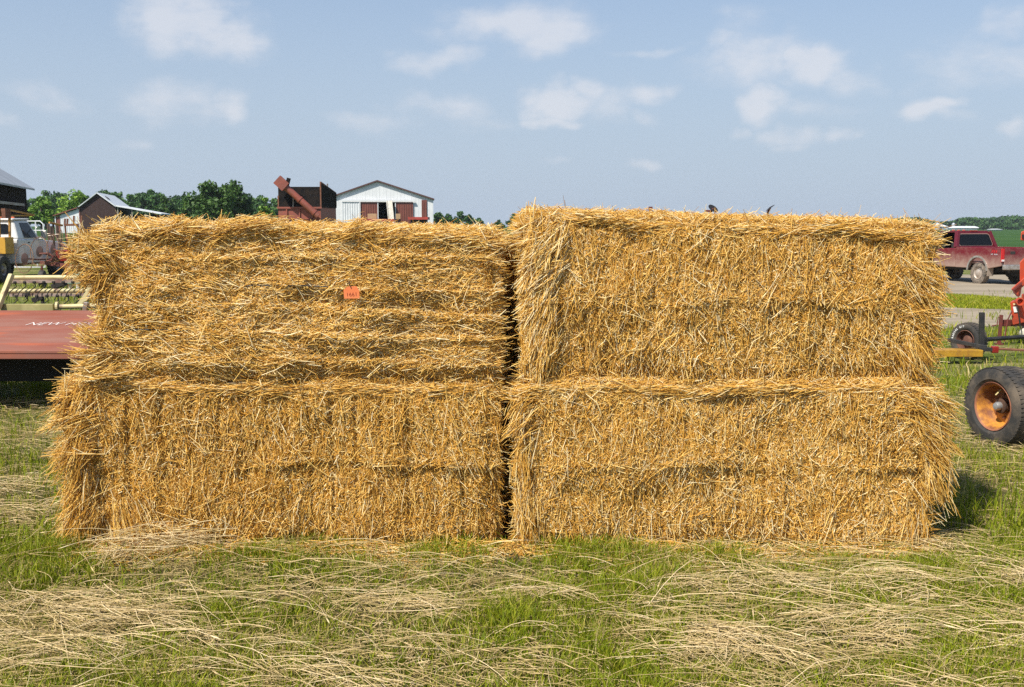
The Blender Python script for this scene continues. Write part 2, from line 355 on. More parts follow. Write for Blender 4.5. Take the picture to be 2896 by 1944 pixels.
# ------------------------------------------------------------------ straw bales
def bale(x0, x1, z0, z1, yf, style, seed, n_front, label, dep=.92, tilt=0, shift=0.0, left_fan=None, right_fan=None, close=0.0, fz=(1, 1)):
    rng = np.random.default_rng(seed); Lx, Hz = x1 - x0, z1 - z0
    org = np.array([(x0 + x1) / 2, yf + dep / 2, z0])
    def prof(u, v):
        """how far the front stands out toward the viewer at (u metres along, v 0..1 up)"""
        ed = .055 * ((.25 if style == 'flat' else .5) * (np.exp(-(u / .05) ** 2) + np.exp(-((Lx - u) / .05) ** 2)) + np.exp(-(v * Hz / .06) ** 2) * .6 + np.exp(-((1 - v) * Hz / .06) ** 2))
        d = .055 * fbm(u * 2.2, v * 2.0, seed) + .03 * fbm(u * 7, v * 6, seed + 3) - ed
        if style == 'flat':
            w_ = v + .055 * fbm(u * 1.3, v * 2.2, seed + 5) + .015 * fbm(u * 6, v * 5, seed + 6)
            ph = w_ * 6.0 + .35; fr = ph - np.floor(ph); row = np.floor(ph)
            amp = .004 + .027 * sstep(.25, .95, vn(u * 1.5, row * 3.7, seed + 8) + .5) * sstep(.1, .8, u)
            d = d + amp * (fr < .22) * (1 - fr / .22 * .2) + amp * (fr >= .22) * np.exp(-((1 - fr) / .22)) - amp * .35 * np.exp(-((fr - .3) / .13) ** 2) * (fr >= .2)
        else:
            w_ = v + .075 * fbm(u * 1.4, .5, seed + 5) + .03 * fbm(u * 7, v * 3, seed + 6)
            m0 = .47
            a_ = .15 + 1.15 * sstep(.2, .9, vn(u * 1.9, 3.1, seed + 2) + .5)
            d = d + .017 * a_ * (w_ >= m0) * np.exp(-(w_ - m0) / .10) - .011 * a_ * (w_ < m0) * np.exp((w_ - m0) / .10)
            d = d + .005 * sstep(.86, .91, w_) - .007 * a_ * (w_ < .88) * np.exp((w_ - .88) / .08)
            fl = u + .02 * fbm(v * 4, u * 2, seed + 12)
            g = np.abs(np.mod(fl * 7.3 + 1.2 * vn(fl * 1.3, 1.1, seed + 9), 1) - .5)
            d = d - .030 * np.exp(-(g / .09) ** 2) * (vn(u * 3, v * 2, seed + 4) + .5)
        return d
    PP, TT, RA, RB = [], [], [], []
    def emit(c, d, L, bend, ra, rb, t):
        d = unit(d); n = len(c); s = rng.normal(size=(n, 3)); s = s - d * np.sum(s * d, 1, keepdims=True)
        mid = c + unit(s) * (L * bend)[:, None]
        k = rng.uniform(.35, .65, n)[:, None]
        mid = mid + d * (k - .5) * L[:, None]
        PP.append(np.stack([c - d * L[:, None] / 2, mid, c + d * L[:, None] / 2], 1)); TT.append(t); RA.append(ra); RB.append(rb)
    def widths(n):
        ra = rng.uniform(.0011, .0023, n); rb = ra.copy(); fl = rng.random(n) < .3
        ra[fl] *= rng.uniform(1.1, 1.9, fl.sum()); rb[fl] *= .3
        return ra, rb
    def lens(n, lo=.02, hi=.22, med=.056, sg=.55): return np.clip(np.exp(rng.normal(math.log(med), sg, n)), lo, hi)
    def tone(n, k=0): return np.clip(rng.beta(1.5, 1.6, n) + shift + k, 0, 1)
    # front
    n = n_front; u = rng.uniform(-.035, Lx + .035, n) if style == 'flat' else rng.uniform(-.02, Lx + .02, n); v = rng.uniform(0, .985, n); d = prof(u, v)
    dep_in = np.minimum(rng.exponential(.020, n), .065)
    L = lens(n)
    if style == 'flat':
        swirl = .75 * fbm(u * 1.7, v * 5, seed + 21) + .35 * fbm(u * 5, v * 9, seed + 22)
        ang = swirl + rng.normal(0, .27, n); wild = rng.random(n) < .13; ang[wild] = rng.uniform(-1.6, 1.6, wild.sum())
    else:
        swirl = .55 * fbm(u * 2.3, v * 2.5, seed + 21) + .5 * fbm(u * 6, v * 6, seed + 22)
        ang = math.pi / 2 + swirl + rng.normal(0, .33, n); wild = rng.random(n) < .16; ang[wild] = rng.uniform(-1.6, 1.6, wild.sum())
        lipm = 1.3 * sstep(.84, .95, v) + .8 * np.exp(-((v - .50) / .045) ** 2) + .8 * np.exp(-(v / .035) ** 2)
        fl = rng.random(n) < lipm * .6; ang[fl] = rng.normal(0.1, .55, fl.sum())
        L = np.where(wild, np.minimum(L, .12), L)
    ny = rng.normal(0, 1, n) * (.07 + .22 * sstep(.0, .35, fbm(u * 3.1, v * 3.3, seed + 61)))
    D = np.stack([np.cos(ang), -np.abs(ny) * np.sign(rng.normal(-.4, 1, n)) * -1, np.sin(ang)], 1)
    c = np.stack([x0 + u, yf - d + dep_in, z0 + v * Hz], 1)
    ra, rb = widths(n)
    cl = .16 * fbm(u * 4, v * 4, seed + 31) + .10 * fbm(u * 14, v * 10, seed + 33)
    emit(c, D, L, np.abs(rng.normal(0, .05, n)), ra, rb, tone(n) + cl)
    # loose straws on the face that stick out and hang
    n = int(n_front * .020); u = rng.uniform(0, Lx, n); v = rng.uniform(0, .90, n)
    c = np.stack([x0 + u, yf - prof(u, v) - rng.uniform(0, .02, n), z0 + v * Hz], 1)
    ang = (rng.normal(0, .5, n) if style == 'flat' else rng.normal(-1.45, .6, n))
    D = np.stack([np.cos(ang), rng.normal(-.12, .22, n), np.sin(ang)], 1); ra, rb = widths(n)
    emit(c, D, lens(n, .05, .26, .10, .45), np.abs(rng.normal(0, .10, n)), ra, rb, tone(n, .15))
    # small chaff
    n = int(n_front * .60); u = rng.uniform(0, Lx, n); v = rng.uniform(0, 1, n)
    c = np.stack([x0 + u, yf - prof(u, v) + rng.uniform(-.004, .02, n), z0 + v * Hz], 1); ra, rb = widths(n)
    emit(c, rng.normal(size=(n, 3)) * np.array([1, .5, 1]), rng.uniform(.012, .05, n), np.zeros(n), ra * 1.25, rb * .8, tone(n, .1))
    # top
    n = int(n_front * .62); u = rng.uniform(0, Lx, n); q = rng.random(n) ** 1.5 * dep
    zt = z1 + .035 * fbm(u * 3, q * 3, seed + 41) + .018 * fbm(u * 9, q * 9, seed + 42) - .035 * np.exp(-(q / .06) ** 2) - .05 * (np.exp(-(u / .07) ** 2) + np.exp(-((Lx - u) / .07) ** 2))
    az = rng.normal(0, .7, n) * np.clip(q / .12, .25, 1)
    c = np.stack([x0 + u, yf + q, zt - np.minimum(rng.exponential(.012, n), .04)], 1); ra, rb = widths(n)
    emit(c, np.stack([np.cos(az), np.sin(az), rng.normal(.03, .20, n)], 1), lens(n, .03, .22, .09), np.abs(rng.normal(0, .06, n)), ra, rb, tone(n, .05))
    n = int(n_front * .035); u = rng.uniform(0, Lx, n) ; q = rng.random(n) * dep * .7
    az = rng.uniform(0, 6.28, n); up = np.abs(rng.normal(.3, .35, n))
    c = np.stack([x0 + u, yf + q, np.full(n, z1)], 1); ra, rb = widths(n)
    emit(c, np.stack([np.cos(az), np.sin(az), up], 1), lens(n, .05, .2, .085, .4), np.abs(rng.normal(0, .06, n)), ra, rb, tone(n, .12))
    # ends
    for sgn, xe in ((-1, x0), (1, x1)):
        n = int(n_front * .42); q = .035 + rng.random(n) ** 1.3 * (dep - .04); v = rng.random(n) * .93
        bulge = .03 * fbm(q * 3, v * 3, seed + 51 + sgn) + .02 * fbm(q * 9, v * 8, seed + 53) - .04 * (np.exp(-(q / .06) ** 2) + np.exp(-((1 - v) * Hz / .06) ** 2)); bulge = bulge * (.35 if fz[0 if sgn < 0 else 1] < .3 else 1)
        c = np.stack([xe + sgn * (bulge - np.minimum(rng.exponential(.015, n), .05)) + (close * sstep(.3, .6, q) if sgn > 0 else 0), yf + q, z0 + v * Hz], 1)
        ang = (rng.normal(0, .9, n) if style == 'flat' else rng.normal(-1.4, .5, n))
        out = np.abs(rng.normal(.12, .28, n)) * (.35 + .65 * fz[0 if sgn < 0 else 1]); ang = np.where(q < .14, rng.uniform(-3.1, 3.1, n), ang); ra, rb = widths(n)
        emit(c, np.stack([sgn * out, np.cos(ang) * rng.choice([-1, 1], n), np.sin(ang)], 1), np.where(q < .14, lens(n, .02, .12, .05), lens(n, .04, .22, .09)), np.abs(rng.normal(0, .06, n)), ra, rb, tone(n))
        # straggling tips that give the end its ragged outline
        n = int(n_front * .05 * fz[0 if sgn < 0 else 1]); q = rng.random(n) * dep * .6; v = rng.random(n)
        c = np.stack([np.full(n, xe) + sgn * .02, yf + q, z0 + v * Hz], 1); ra, rb = widths(n)
        emit(c, np.stack([sgn * np.abs(rng.normal(.8, .4, n)), rng.normal(-.25, .35, n), rng.normal(-.25, .45, n)], 1), lens(n, .05, .26, .11, .4) * (.5 + .5 * fz[0 if sgn < 0 else 1]), np.abs(rng.normal(0, .09, n)), ra, rb, tone(n, .1))
    # tufts: (x, z, rx, rz, dx, dz, spread, n, length, tone, y out)
    for (tx_, tz, rx, rz, dx, dz, sp_, nn, ll, tn, yo) in (left_fan or []) + (right_fan or []):
        nn = int(nn * .8); nc = max(4, nn // 14); cid = rng.integers(0, nc, nn); ck = lambda s_: rng.normal(0, s_, nc)[cid]
        cx_ = np.clip(ck(1.0), -1.8, 1.8) * rx + rng.normal(0, .012, nn); cz_ = np.clip(ck(1.0), -1.8, 1.8) * rz + rng.normal(0, .014, nn)
        c = np.stack([tx_ + cx_, yf - rng.uniform(-.06, yo, nn), tz + cz_], 1)
        c[:, 2] = np.maximum(c[:, 2], z0 + .01)
        lc_ = np.exp(ck(.3)); tn = tn + ck(.10)
        D = np.stack([dx + ck(sp_) + rng.normal(0, .16, nn), rng.normal(-.12, .2, nn), dz + ck(sp_) + rng.normal(0, .16, nn)], 1); ra, rb = widths(nn)
        emit(c, D, np.clip(rng.uniform(.4, 1.1, nn) * ll * .88 * lc_, .03, ll * 1.2), np.abs(rng.normal(0, .05, nn)), ra * .95, rb, tone(nn, tn))
    P = np.concatenate(PP); t = np.clip(np.concatenate(TT), 0, 1)
    if z0 < .05: P[:, :, 2] = np.maximum(P[:, :, 2], .004)
    V, Q = tubes(P, np.concatenate(RA), np.concatenate(RB), rng, (1, 1, .7))
    tt = np.repeat(t, 9)
    # the packed body under the loose surface
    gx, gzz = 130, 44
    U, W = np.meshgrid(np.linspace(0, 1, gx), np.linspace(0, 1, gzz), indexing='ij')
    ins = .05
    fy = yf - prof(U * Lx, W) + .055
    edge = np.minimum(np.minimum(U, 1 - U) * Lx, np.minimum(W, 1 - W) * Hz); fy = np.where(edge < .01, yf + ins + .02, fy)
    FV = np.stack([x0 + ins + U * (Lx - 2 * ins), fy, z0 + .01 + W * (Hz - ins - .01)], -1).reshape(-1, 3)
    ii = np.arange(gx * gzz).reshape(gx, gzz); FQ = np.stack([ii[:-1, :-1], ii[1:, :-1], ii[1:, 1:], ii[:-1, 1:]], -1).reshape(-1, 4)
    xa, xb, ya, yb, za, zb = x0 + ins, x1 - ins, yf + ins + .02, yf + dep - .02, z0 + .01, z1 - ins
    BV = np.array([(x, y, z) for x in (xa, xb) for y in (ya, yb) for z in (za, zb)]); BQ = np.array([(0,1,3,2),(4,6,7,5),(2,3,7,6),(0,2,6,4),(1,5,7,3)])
    if close:  # added block shuts the gap between stacks so it reads dark
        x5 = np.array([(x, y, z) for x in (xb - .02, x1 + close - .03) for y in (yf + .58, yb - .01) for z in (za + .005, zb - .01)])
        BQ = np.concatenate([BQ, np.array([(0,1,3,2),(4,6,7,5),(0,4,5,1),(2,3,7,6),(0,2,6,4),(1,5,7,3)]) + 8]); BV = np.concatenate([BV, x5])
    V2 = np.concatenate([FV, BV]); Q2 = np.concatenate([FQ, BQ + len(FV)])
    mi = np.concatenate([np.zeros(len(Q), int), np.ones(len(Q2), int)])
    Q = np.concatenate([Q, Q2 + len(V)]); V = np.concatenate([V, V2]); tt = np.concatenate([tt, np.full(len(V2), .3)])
    V = V - org
    if tilt: # the whole bale is a touch higher at one end
        V[:, 2] += V[:, 0] * tilt * np.clip(V[:, 2] / Hz, 0, 1)
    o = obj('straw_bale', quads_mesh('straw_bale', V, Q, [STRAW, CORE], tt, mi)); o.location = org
    return tag(o, label, 'straw bale', 'stacked big square straw bales'), prof

NF = 52000
G = 'stacked big square straw bales'
lowl, _ = bale(-2.37, -.085, 0, .925, 5.51, 'edge', 11, NF, 'lower bale of the left stack, standing on the grass under the tagged bale', shift=.02, tilt=.0, close=.17, fz=(1, .15),
  left_fan=[(-2.36, .62, .05, .10, -.9, -.45, .3, 500, .19, .02, .06), (-2.36, .38, .05, .14, -.55, -.8, .3, 700, .19, .0, .08), (-2.34, .12, .06, .08, -.3, -.9, .35, 600, .17, .05, .08),
            (-2.32, .82, .05, .05, -.45, -.8, .35, 400, .15, .08, .05), (-2.06, .14, .05, .06, .28, -1, .10, 260, .24, .12, .06)],
  right_fan=[(-.11, .80, .03, .06, .7, -.3, .35, 120, .10, .0, .02)])
topl, prof_tl = bale(-2.15, -.10, .925, 1.735, 5.505, 'flat', 23, int(NF * 1.05), 'upper left bale of flat lying straw with the orange tag on its face', shift=.08, tilt=-.010, close=.20, fz=(1, .1),
  left_fan=[(-2.21, 1.62, .06, .05, -.8, .25, .45, 520, .17, .05, .08), (-2.22, 1.52, .05, .06, -.8, -.5, .4, 420, .15, -.05, .06), (-2.14, 1.42, .03, .10, -.3, -.9, .25, 260, .16, -.08, .05),
            (-2.22, 1.12, .05, .04, -1, .45, .3, 340, .14, .0, .06), (-2.24, 1.02, .06, .035, -1, -.25, .25, 340, .15, -.02, .06), (-2.20, .97, .07, .025, -1, -.1, .2, 260, .17, .1, .06),
            (-1.64, 1.72, .16, .03, .8, .3, .35, 400, .14, -.12, .05), (-1.36, 1.75, .07, .015, 1, .30, .14, 300, .17, -.02, .05), (-.70, 1.71, .12, .03, 1, .2, .3, 360, .14, -.05, .05), (-1.94, 1.72, .18, .02, 1, .05, .4, 360, .16, .15, .05),
            (-1.30, 1.40, .15, .05, .7, .8, .4, 300, .10, -.10, .03), (-1.25, 1.22, .12, .05, .5, .9, .4, 260, .10, -.08, .03), (-1.0, 1.62, .2, .05, .9, -.2, .4, 300, .12, .12, .03)],
  right_fan=[(-.12, 1.62, .04, .04, .9, -.1, .4, 120, .10, .02, .03)])
lowr, _ = bale(.04, 2.215, 0, .925, 5.47, 'edge', 37, NF, 'lower bale of the right stack, resting on the grass', fz=(.2, 1), shift=.06,
  left_fan=[(.045, .72, .03, .08, -.5, -.65, .3, 420, .14, .04, .05), (.065, .45, .03, .13, -.05, -1, .18, 420, .18, .04, .04), (.09, .14, .04, .07, .1, -1, .2, 360, .16, .03, .05)],
  right_fan=[(2.24, .66, .05, .09, .75, -.75, .25, 520, .22, .05, .05), (2.24, .46, .05, .10, .4, -1, .18, 560, .25, .05, .05), (2.20, .82, .07, .05, .8, -.5, .3, 420, .15, .02, .06), (2.18, .16, .04, .08, .0, -1, .15, 260, .16, .05, .05)])
topr, _ = bale(.07, 2.205, .925, 1.782, 5.50, 'edge', 53, int(NF * 1.02), 'upper right bale with a long pale fringe down its left end', fz=(.15, 1), shift=.05, tilt=-.030,
  left_fan=[(.17, 1.62, .05, .07, -.6, -.8, .4, 1500, .18, .14, .06), (.155, 1.45, .045, .10, -.55, -.9, .33, 1500, .18, .15, .05), (.16, 1.25, .035, .12, -.34, -1, .26, 1400, .18, .13, .05), (.165, 1.08, .03, .06, -.18, -1, .25, 800, .16, .12, .05),
            (.15, 1.735, .06, .02, -.35, .4, .5, 260, .08, .12, .03), (.12, 1.67, .05, .05, -1, -.35, .3, 130, .18, .18, .03), (1.42, 1.36, .12, .05, -.6, -.8, .4, 220, .11, .12, .03), (1.0, 1.34, .3, .03, .9, -.2, .4, 300, .10, .0, .03)],
  right_fan=[(2.14, 1.48, .05, .05, .9, -.2, .4, 240, .14, .08, .05), (2.16, 1.42, .05, .10, .7, -.7, .3, 520, .20, .03, .05), (2.18, 1.24, .05, .05, .8, -.6, .35, 340, .18, .06, .05), (2.13, 1.03, .05, .05, .45, -.9, .3, 420, .18, .05, .06)])

# black twine showing between the rows of the tagged bale
def twine(xa, xb, z, yo):
    pts = [(x, 5.505 - float(prof_tl(np.array(x + 2.15), np.array((z - .925) / .81))) - yo, z + .004 * math.sin(x * 9)) for x in np.linspace(xa, xb, 14)]
    mb = MB(); mb.tube([Vector(p) - topl.location for p in pts], .003, 5); return mb.build('twine', TWINE, topl, True)
twine(-1.46, -.90, 1.425, .004)
twine(-2.08, -1.7, 1.19, .004)

# ------------------------------------------------------------------ auction tag
ORANGE = paint('tag_card', (.86, .22, .07), (.90, .27, .10), scale=9, rough=.55); INK = paint('tag_ink', (.35, .05, .015), rough=.7)
tp = at(994, 828, 5.43)
tg = empty('paper_tag', tp, 0, 'small orange numbered tag tied to the upper left bale', 'tag')
mb = MB(); mb.prism([(-.041, 0, -.030), (.040, 0, -.033), (.041, 0, .010), (.028, 0, .033), (-.018, 0, .033), (-.041, 0, .014)], (0, 0, 0), (0, .0012, 0))
rot = Matrix.Rotation(R(-3), 4, 'Y') @ Matrix.Rotation(R(8), 4, 'X')
o = mb.build('card', ORANGE, tg); o.matrix_local = rot
text_part('number', '1661', .030, rot @ Matrix.Translation((0, -.0016, -.009)) @ Matrix.Rotation(R(90), 4, 'X'), INK, tg, .0003, off=-.0006)
mb = MB(); mb.tube([(-.014, .012, .062), (-.009, -.006, .045), (-.003, -.005, .03), (.002, -.002, .020)], .0022, 6); mb.build('tie', TWINE, tg, True)

# ------------------------------------------------------------------ grass and loose hay
rng = np.random.default_rng(77)
def in_bales(x, y, m=0.0): return (x > -2.36 - m) & (x < 2.28 + m) & (y > 5.51 - m) & (y < 6.4 + m)
def blades(n, xy, hgt, wid, t, lean=.45):
    x, y = xy; z = terr(x, y); a = rng.uniform(0, 6.28, n); lx, ly = np.cos(a), np.sin(a)
    ln = hgt * np.abs(rng.normal(lean, .28, n)); w2 = np.stack([-ly, lx, np.zeros(n)], 1) * wid[:, None]
    yaw = rng.uniform(0, 6.28, n); w2 = np.stack([np.cos(yaw), np.sin(yaw), np.zeros(n)], 1) * wid[:, None]
    p0 = np.stack([x, y, z - .004], 1); p1 = p0 + np.stack([lx * ln * .3, ly * ln * .3, hgt * .62], 1); p2 = p0 + np.stack([lx * ln, ly * ln, hgt], 1)
    V = np.stack([p0 - w2, p0 + w2, p1 - w2 * .8, p1 + w2 * .8, p2 - w2 * .12, p2 + w2 * .12], 1).reshape(-1, 3)
    b = (np.arange(n) * 6)[:, None]
    Q = np.concatenate([b + np.array([0, 1, 3, 2]), b + np.array([2, 3, 5, 4])], 1).reshape(-1, 4)
    return V, Q, np.repeat(t, 6)
# windrow strips of dry hay: (px0, py0, px1, py1 in the 2336-wide photo, half width m, stalks, heap m, length)
ROWS = [(-60,1440,330,1420,.14,700,.05,.40),(150,1425,640,1500,.13,800,.05,.42),(-60,1500,420,1545,.12,800,.05,.4),(330,1530,900,1590,.10,800,.05,.4),(-60,1400,260,1385,.07,380,.03,.32),
        (240,1290,520,1215,.16,700,.14,.42),(280,1235,540,1225,.10,420,.10,.34),(230,1320,420,1265,.10,320,.07,.36),
        (-80,1195,150,1185,.22,900,.06,.34),(-80,1125,130,1110,.30,420,.04,.34),(-80,1260,90,1245,.06,160,.03,.3),
        (680,1345,900,1392,.05,200,.04,.4),(800,1402,1010,1405,.07,420,.06,.36),(950,1395,1300,1378,.08,520,.05,.36),(1430,1385,1700,1340,.10,520,.05,.38),
        (1640,1320,1800,1290,.05,110,.03,.34),(1760,1350,2060,1335,.09,420,.05,.4),(1980,1345,2400,1350,.13,900,.06,.42),(1850,1370,2100,1372,.06,260,.03,.36),(2080,1255,2400,1310,.15,520,.04,.4),
        (1820,1465,2050,1450,.10,760,.09,.44),(2000,1440,2400,1460,.13,760,.05,.42),(1460,1455,1720,1480,.10,560,.05,.42),(1550,1490,1900,1530,.09,420,.04,.42),
        (1130,1480,1500,1440,.09,200,.03,.38),(900,1500,1250,1560,.12,260,.03,.38),(2260,1500,2400,1480,.07,180,.04,.36),(420,1360,700,1370,.10,120,.03,.30),(600,1262,900,1270,.05,110,.02,.24),
        (2150,940,2330,900,.5,420,.03,.3),(2150,1000,2340,1030,.4,420,.03,.3),(2190,820,2340,800,.8,420,.03,.3),(-60,940,120,935,.35,420,.04,.32),(-60,1010,90,985,.3,220,.03,.3)]
hp = []; ht = []; hr = []
dense_pts = []
for (a0, b0, a1, b1, hw, n, heap, ln) in ROWS:
    n = int(n * (.42 if heap > .065 and b0 > 1200 else .27)); hw *= (1.25 if heap > .065 else 1); heap *= (.75 if heap > .09 else .6); ln *= .54; hw *= 1.2
    A = onground(a0 * 1.2397, b0 * 1.2397); B = onground(a1 * 1.2397, b1 * 1.2397)
    s = rng.random(n); c = np.array(A)[None] * (1 - s)[:, None] + np.array(B)[None] * s[:, None]
    dr = np.array(B - A)[:2]; dr /= np.linalg.norm(dr); pr = np.array([-dr[1], dr[0]])
    k = rng.normal(0, hw * .6, n) + .06 * np.sin(s * 9 + a0)
    c[:, :2] += pr[None] * k[:, None]
    c[:, 2] = terr(c[:, 0], c[:, 1]) + .03 + rng.random(n) * (heap + .02) * np.exp(-(k / hw) ** 2)
    dense_pts.append((A, B, hw))
    ang = math.atan2(dr[1], dr[0]) + rng.normal(0, .55, n) + .9 * fbm(c[:, 0] * 3, c[:, 1] * 3, 61); wl = rng.random(n) < .2; ang[wl] = rng.uniform(0, 6.28, wl.sum())
    kp = rng.random(n) < sstep(-.22, .16, fbm(c[:, 0] * 3.1 + a0, c[:, 1] * 5.0, 91)) * .85 + .15
    c, ang = c[kp], ang[kp]; n = len(c)
    hp.append((c, ang, ln * np.exp(rng.normal(0, .45, n)))); ht.append(np.clip(rng.beta(3, 1.8, n), 0, 1)); hr.append(rng.uniform(.0009, .0021, n))
n = 5200  # scattered single stalks
y = 3.4 + 6 * rng.random(n) ** 1.3; x = rng.uniform(-1, 1, n) * (.58 * y + .3); ok = ~in_bales(x, y, -.05) & (fbm(x * 1.3, y * 1.8, 71) + rng.random(n) * .8 > .2); x, y = x[ok], y[ok]; n = len(x)
hp.append((np.stack([x, y, terr(x, y) + .02 + rng.random(n) * .045], 1), rng.normal(0, .7, n), .28 * np.exp(rng.normal(0, .4, n)))); ht.append(rng.beta(2, 2, n)); hr.append(rng.uniform(.0010, .0020, n))
n = 46000  # short dry thatch
y = 3.4 + 9 * rng.random(n) ** 1.6; x = rng.uniform(-1, 1, n) * (.58 * y + .3); ok = ~in_bales(x, y, -.05); x, y = x[ok], y[ok]; n = len(x)
hp.append((np.stack([x, y, terr(x, y) + .006 + rng.random(n) * .03], 1), rng.uniform(0, 6.28, n), rng.uniform(.04, .14, n))); ht.append(rng.beta(1.6, 2.6, n)); hr.append(rng.uniform(.0010, .0022, n))
c = np.concatenate([h[0] for h in hp]); ang = np.concatenate([h[1] for h in hp]); ln = np.concatenate([h[2] for h in hp]); t = np.concatenate(ht); r = np.concatenate(hr)
n = len(c); k = 5; s = np.linspace(-.5, .5, k)
cur = rng.normal(0, .5, n); th = ang[:, None] + cur[:, None] * s[None] * 1.2 + np.cumsum(rng.normal(0, .16, (n, k)) * (rng.random((n, 1)) < .6), 1)
st = np.stack([np.cos(th), np.sin(th)], -1) * (ln / (k - 1))[:, None, None]
xy = np.cumsum(st, 1) - st.sum(1, keepdims=True) / 2
zz = c[:, 2][:, None] + ln[:, None] * rng.normal(0, .07, n)[:, None] * s[None] + (ln * np.abs(rng.normal(0, .05, n)))[:, None] * (1 - 4 * s[None] ** 2)
P = np.concatenate([c[:, None, :2] + xy, zz[..., None]], -1)
fb = in_bales(P[..., 0], P[..., 1]) ; P[..., 1] = np.where(fb & (P[..., 1] < 6.0), 5.45 - .03 * rng.random(P.shape[:2]), P[..., 1])
P[..., 2] = np.maximum(P[..., 2], terr(P[..., 0], P[..., 1]) + .004)
V, Q = tubes(P, r * 1.15, r * .8, rng, (1, 1, .95, .85, .6))
# seed heads on some of the long stalks: short thick ends
hs = np.where((ln > .3) & (rng.random(n) < .35))[0]
e0 = P[hs, -1]; e1 = e0 + unit(P[hs, -1] - P[hs, -2]) * rng.uniform(.05, .09, len(hs))[:, None]
V2, Q2 = tubes(np.stack([e0, (e0 + e1) / 2, e1], 1), np.full(len(hs), .0042), np.full(len(hs), .003), rng, (.5, 1, .25))
tt = np.concatenate([np.repeat(t, 3 * k), np.repeat(t[hs], 9)])
hay = obj('loose_hay', quads_mesh('loose_hay', np.concatenate([V, V2]), np.concatenate([Q, Q2 + len(V)]), [HAY], tt))
tag(hay, 'pale dry hay strewn in streaks over the mown grass', 'hay', kind='stuff')

n = 3200; x = rng.uniform(-2.5, 2.35, n); y = 5.47 - np.abs(rng.normal(0, 1, n)) * (.05 + .14 * (fbm(x * 2.1, x * 0 + 3, 97) + .5)); dd = unit(np.stack([rng.normal(size=n), rng.normal(size=n), rng.normal(0, .12, n)], 1)) * rng.uniform(.02, .11, n)[:, None]
c = np.stack([x, y, terr(x, y) + .012 + rng.random(n) * .05 * np.exp(-(5.47 - y) / .08)], 1)
V, Q = tubes(np.stack([c - dd, c + rng.normal(0, .003, (n, 3)), c + dd], 1), rng.uniform(.0014, .0026, n), rng.uniform(.0010, .0022, n), rng)
o = obj('straw_litter', quads_mesh('straw_litter', V, Q, [STRAW], np.repeat(rng.beta(2, 1.7, n), 9))); tag(o, 'golden broken straw fallen along the foot of the bales', 'straw', kind='stuff')
GV, GQ, GT = [], [], []; base = 0
def hay_cover(x, y):
    cv = np.zeros_like(x)
    for A, B, hw in dense_pts:
        ax, ay, bx, by = A.x, A.y, B.x, B.y; dx, dy = bx - ax, by - ay; l2 = dx*dx + dy*dy
        s = np.clip(((x - ax) * dx + (y - ay) * dy) / l2, 0, 1); d = np.hypot(x - ax - s * dx, y - ay - s * dy)
        cv = np.maximum(cv, np.exp(-(d / (hw * .9)) ** 2))
    return cv
def add_grass(n, y0, y1, pw, hlo, hhi, wlo, whi, side=False, xf=None):
    global base
    y = y0 + (y1 - y0) * rng.random(n) ** pw; x = rng.uniform(-1, 1, n) * (.56 * y + .5)
    if xf is not None: x, y = xf(n)
    cl = fbm(x * 1.6, y * 1.6, 81) + .6 * fbm(x * 6, y * 6, 83)
    cov = hay_cover(x, y)
    ok = ~in_bales(x, y, -.02) & (rng.random(n) < np.clip(.72 + cl * 1.1, .12, 1) * (1 - .30 * cov))
    if side: ok &= ~((np.abs(x) < .40 * y) & (y > 6.7) & (rng.random(n) < .75))
    ok &= ~(road_mask(x, y) & (rng.random(n) < .95 - .5 * np.clip(fbm(x * .7, y * .35, 29) * 2, 0, 1)))
    x, y, cl = x[ok], y[ok], cl[ok]; n = len(x)
    tall = np.exp(-((y - 5.36) / .10) ** 2) * (np.abs(x) < 2.5) * .15 + np.exp(-(((x - 3.0) / .6) ** 2 + ((y - 6.3) / .8) ** 2)) * .9 + np.exp(-(((x + 2.2) / .7) ** 2 + ((y - 5.1) / .25) ** 2)) * .4
    h = rng.uniform(hlo, hhi, n) * (.75 + .9 * np.clip(cl + .2, 0, 1) + tall * .8)
    t = np.clip(rng.beta(2, 2.6, n) * .85 + .12 * cl + .03, 0, .88); dry = rng.random(n) < np.clip(.12 + .5 * fbm(x * 2.2 + 9, y * 2.6, 87), .03, .5); t[dry] = rng.uniform(.86, 1, dry.sum())
    V, Q, T = blades(n, (x, y), h, rng.uniform(wlo, whi, n), t)
    GV.append(V); GQ.append(Q + base); GT.append(T); base += len(V)
add_grass(165000, 3.35, 5.65, 1.0, .028, .085, .0014, .0032)
add_grass(5000, 3.35, 6.5, 1.0, .015, .05, .004, .008)
add_grass(70000, 5.5, 12, 1.2, .05, .12, .002, .0045, True)
add_grass(60000, 11, 34, 1.3, .06, .16, .004, .010, True)
grass = obj('grass', quads_mesh('grass', np.concatenate(GV), np.concatenate(GQ), [GRASS], np.concatenate(GT))); tag(grass, 'short green grass covering the mown ground', 'grass', kind='stuff')
n = 19000; rr = np.sqrt(rng.random(n)); aa = rng.uniform(0, 6.28, n); rr = rr * (1 + .35 * fbm(np.cos(aa) * 1.5 + 7, np.sin(aa) * 1.5, 95))
x = isl.x + 2.1 * rr * np.cos(aa) + .12 * rr * np.sin(aa); y = isl.y + 4.2 * rr * np.sin(aa)
V, Q, T = blades(n, (x, y), rng.uniform(.05, .16, n) * (1.15 - rr * .6), rng.uniform(.006, .012, n), np.clip(rng.beta(2, 2.2, n) * .9 + .16 * fbm(x, y, 96) + .1, 0, .97))
o = obj('grass_patch', quads_mesh('grass_patch', V, Q, [GRASS], T)); tag(o, 'patch of rough grass left in the gravel yard', 'grass', kind='stuff')
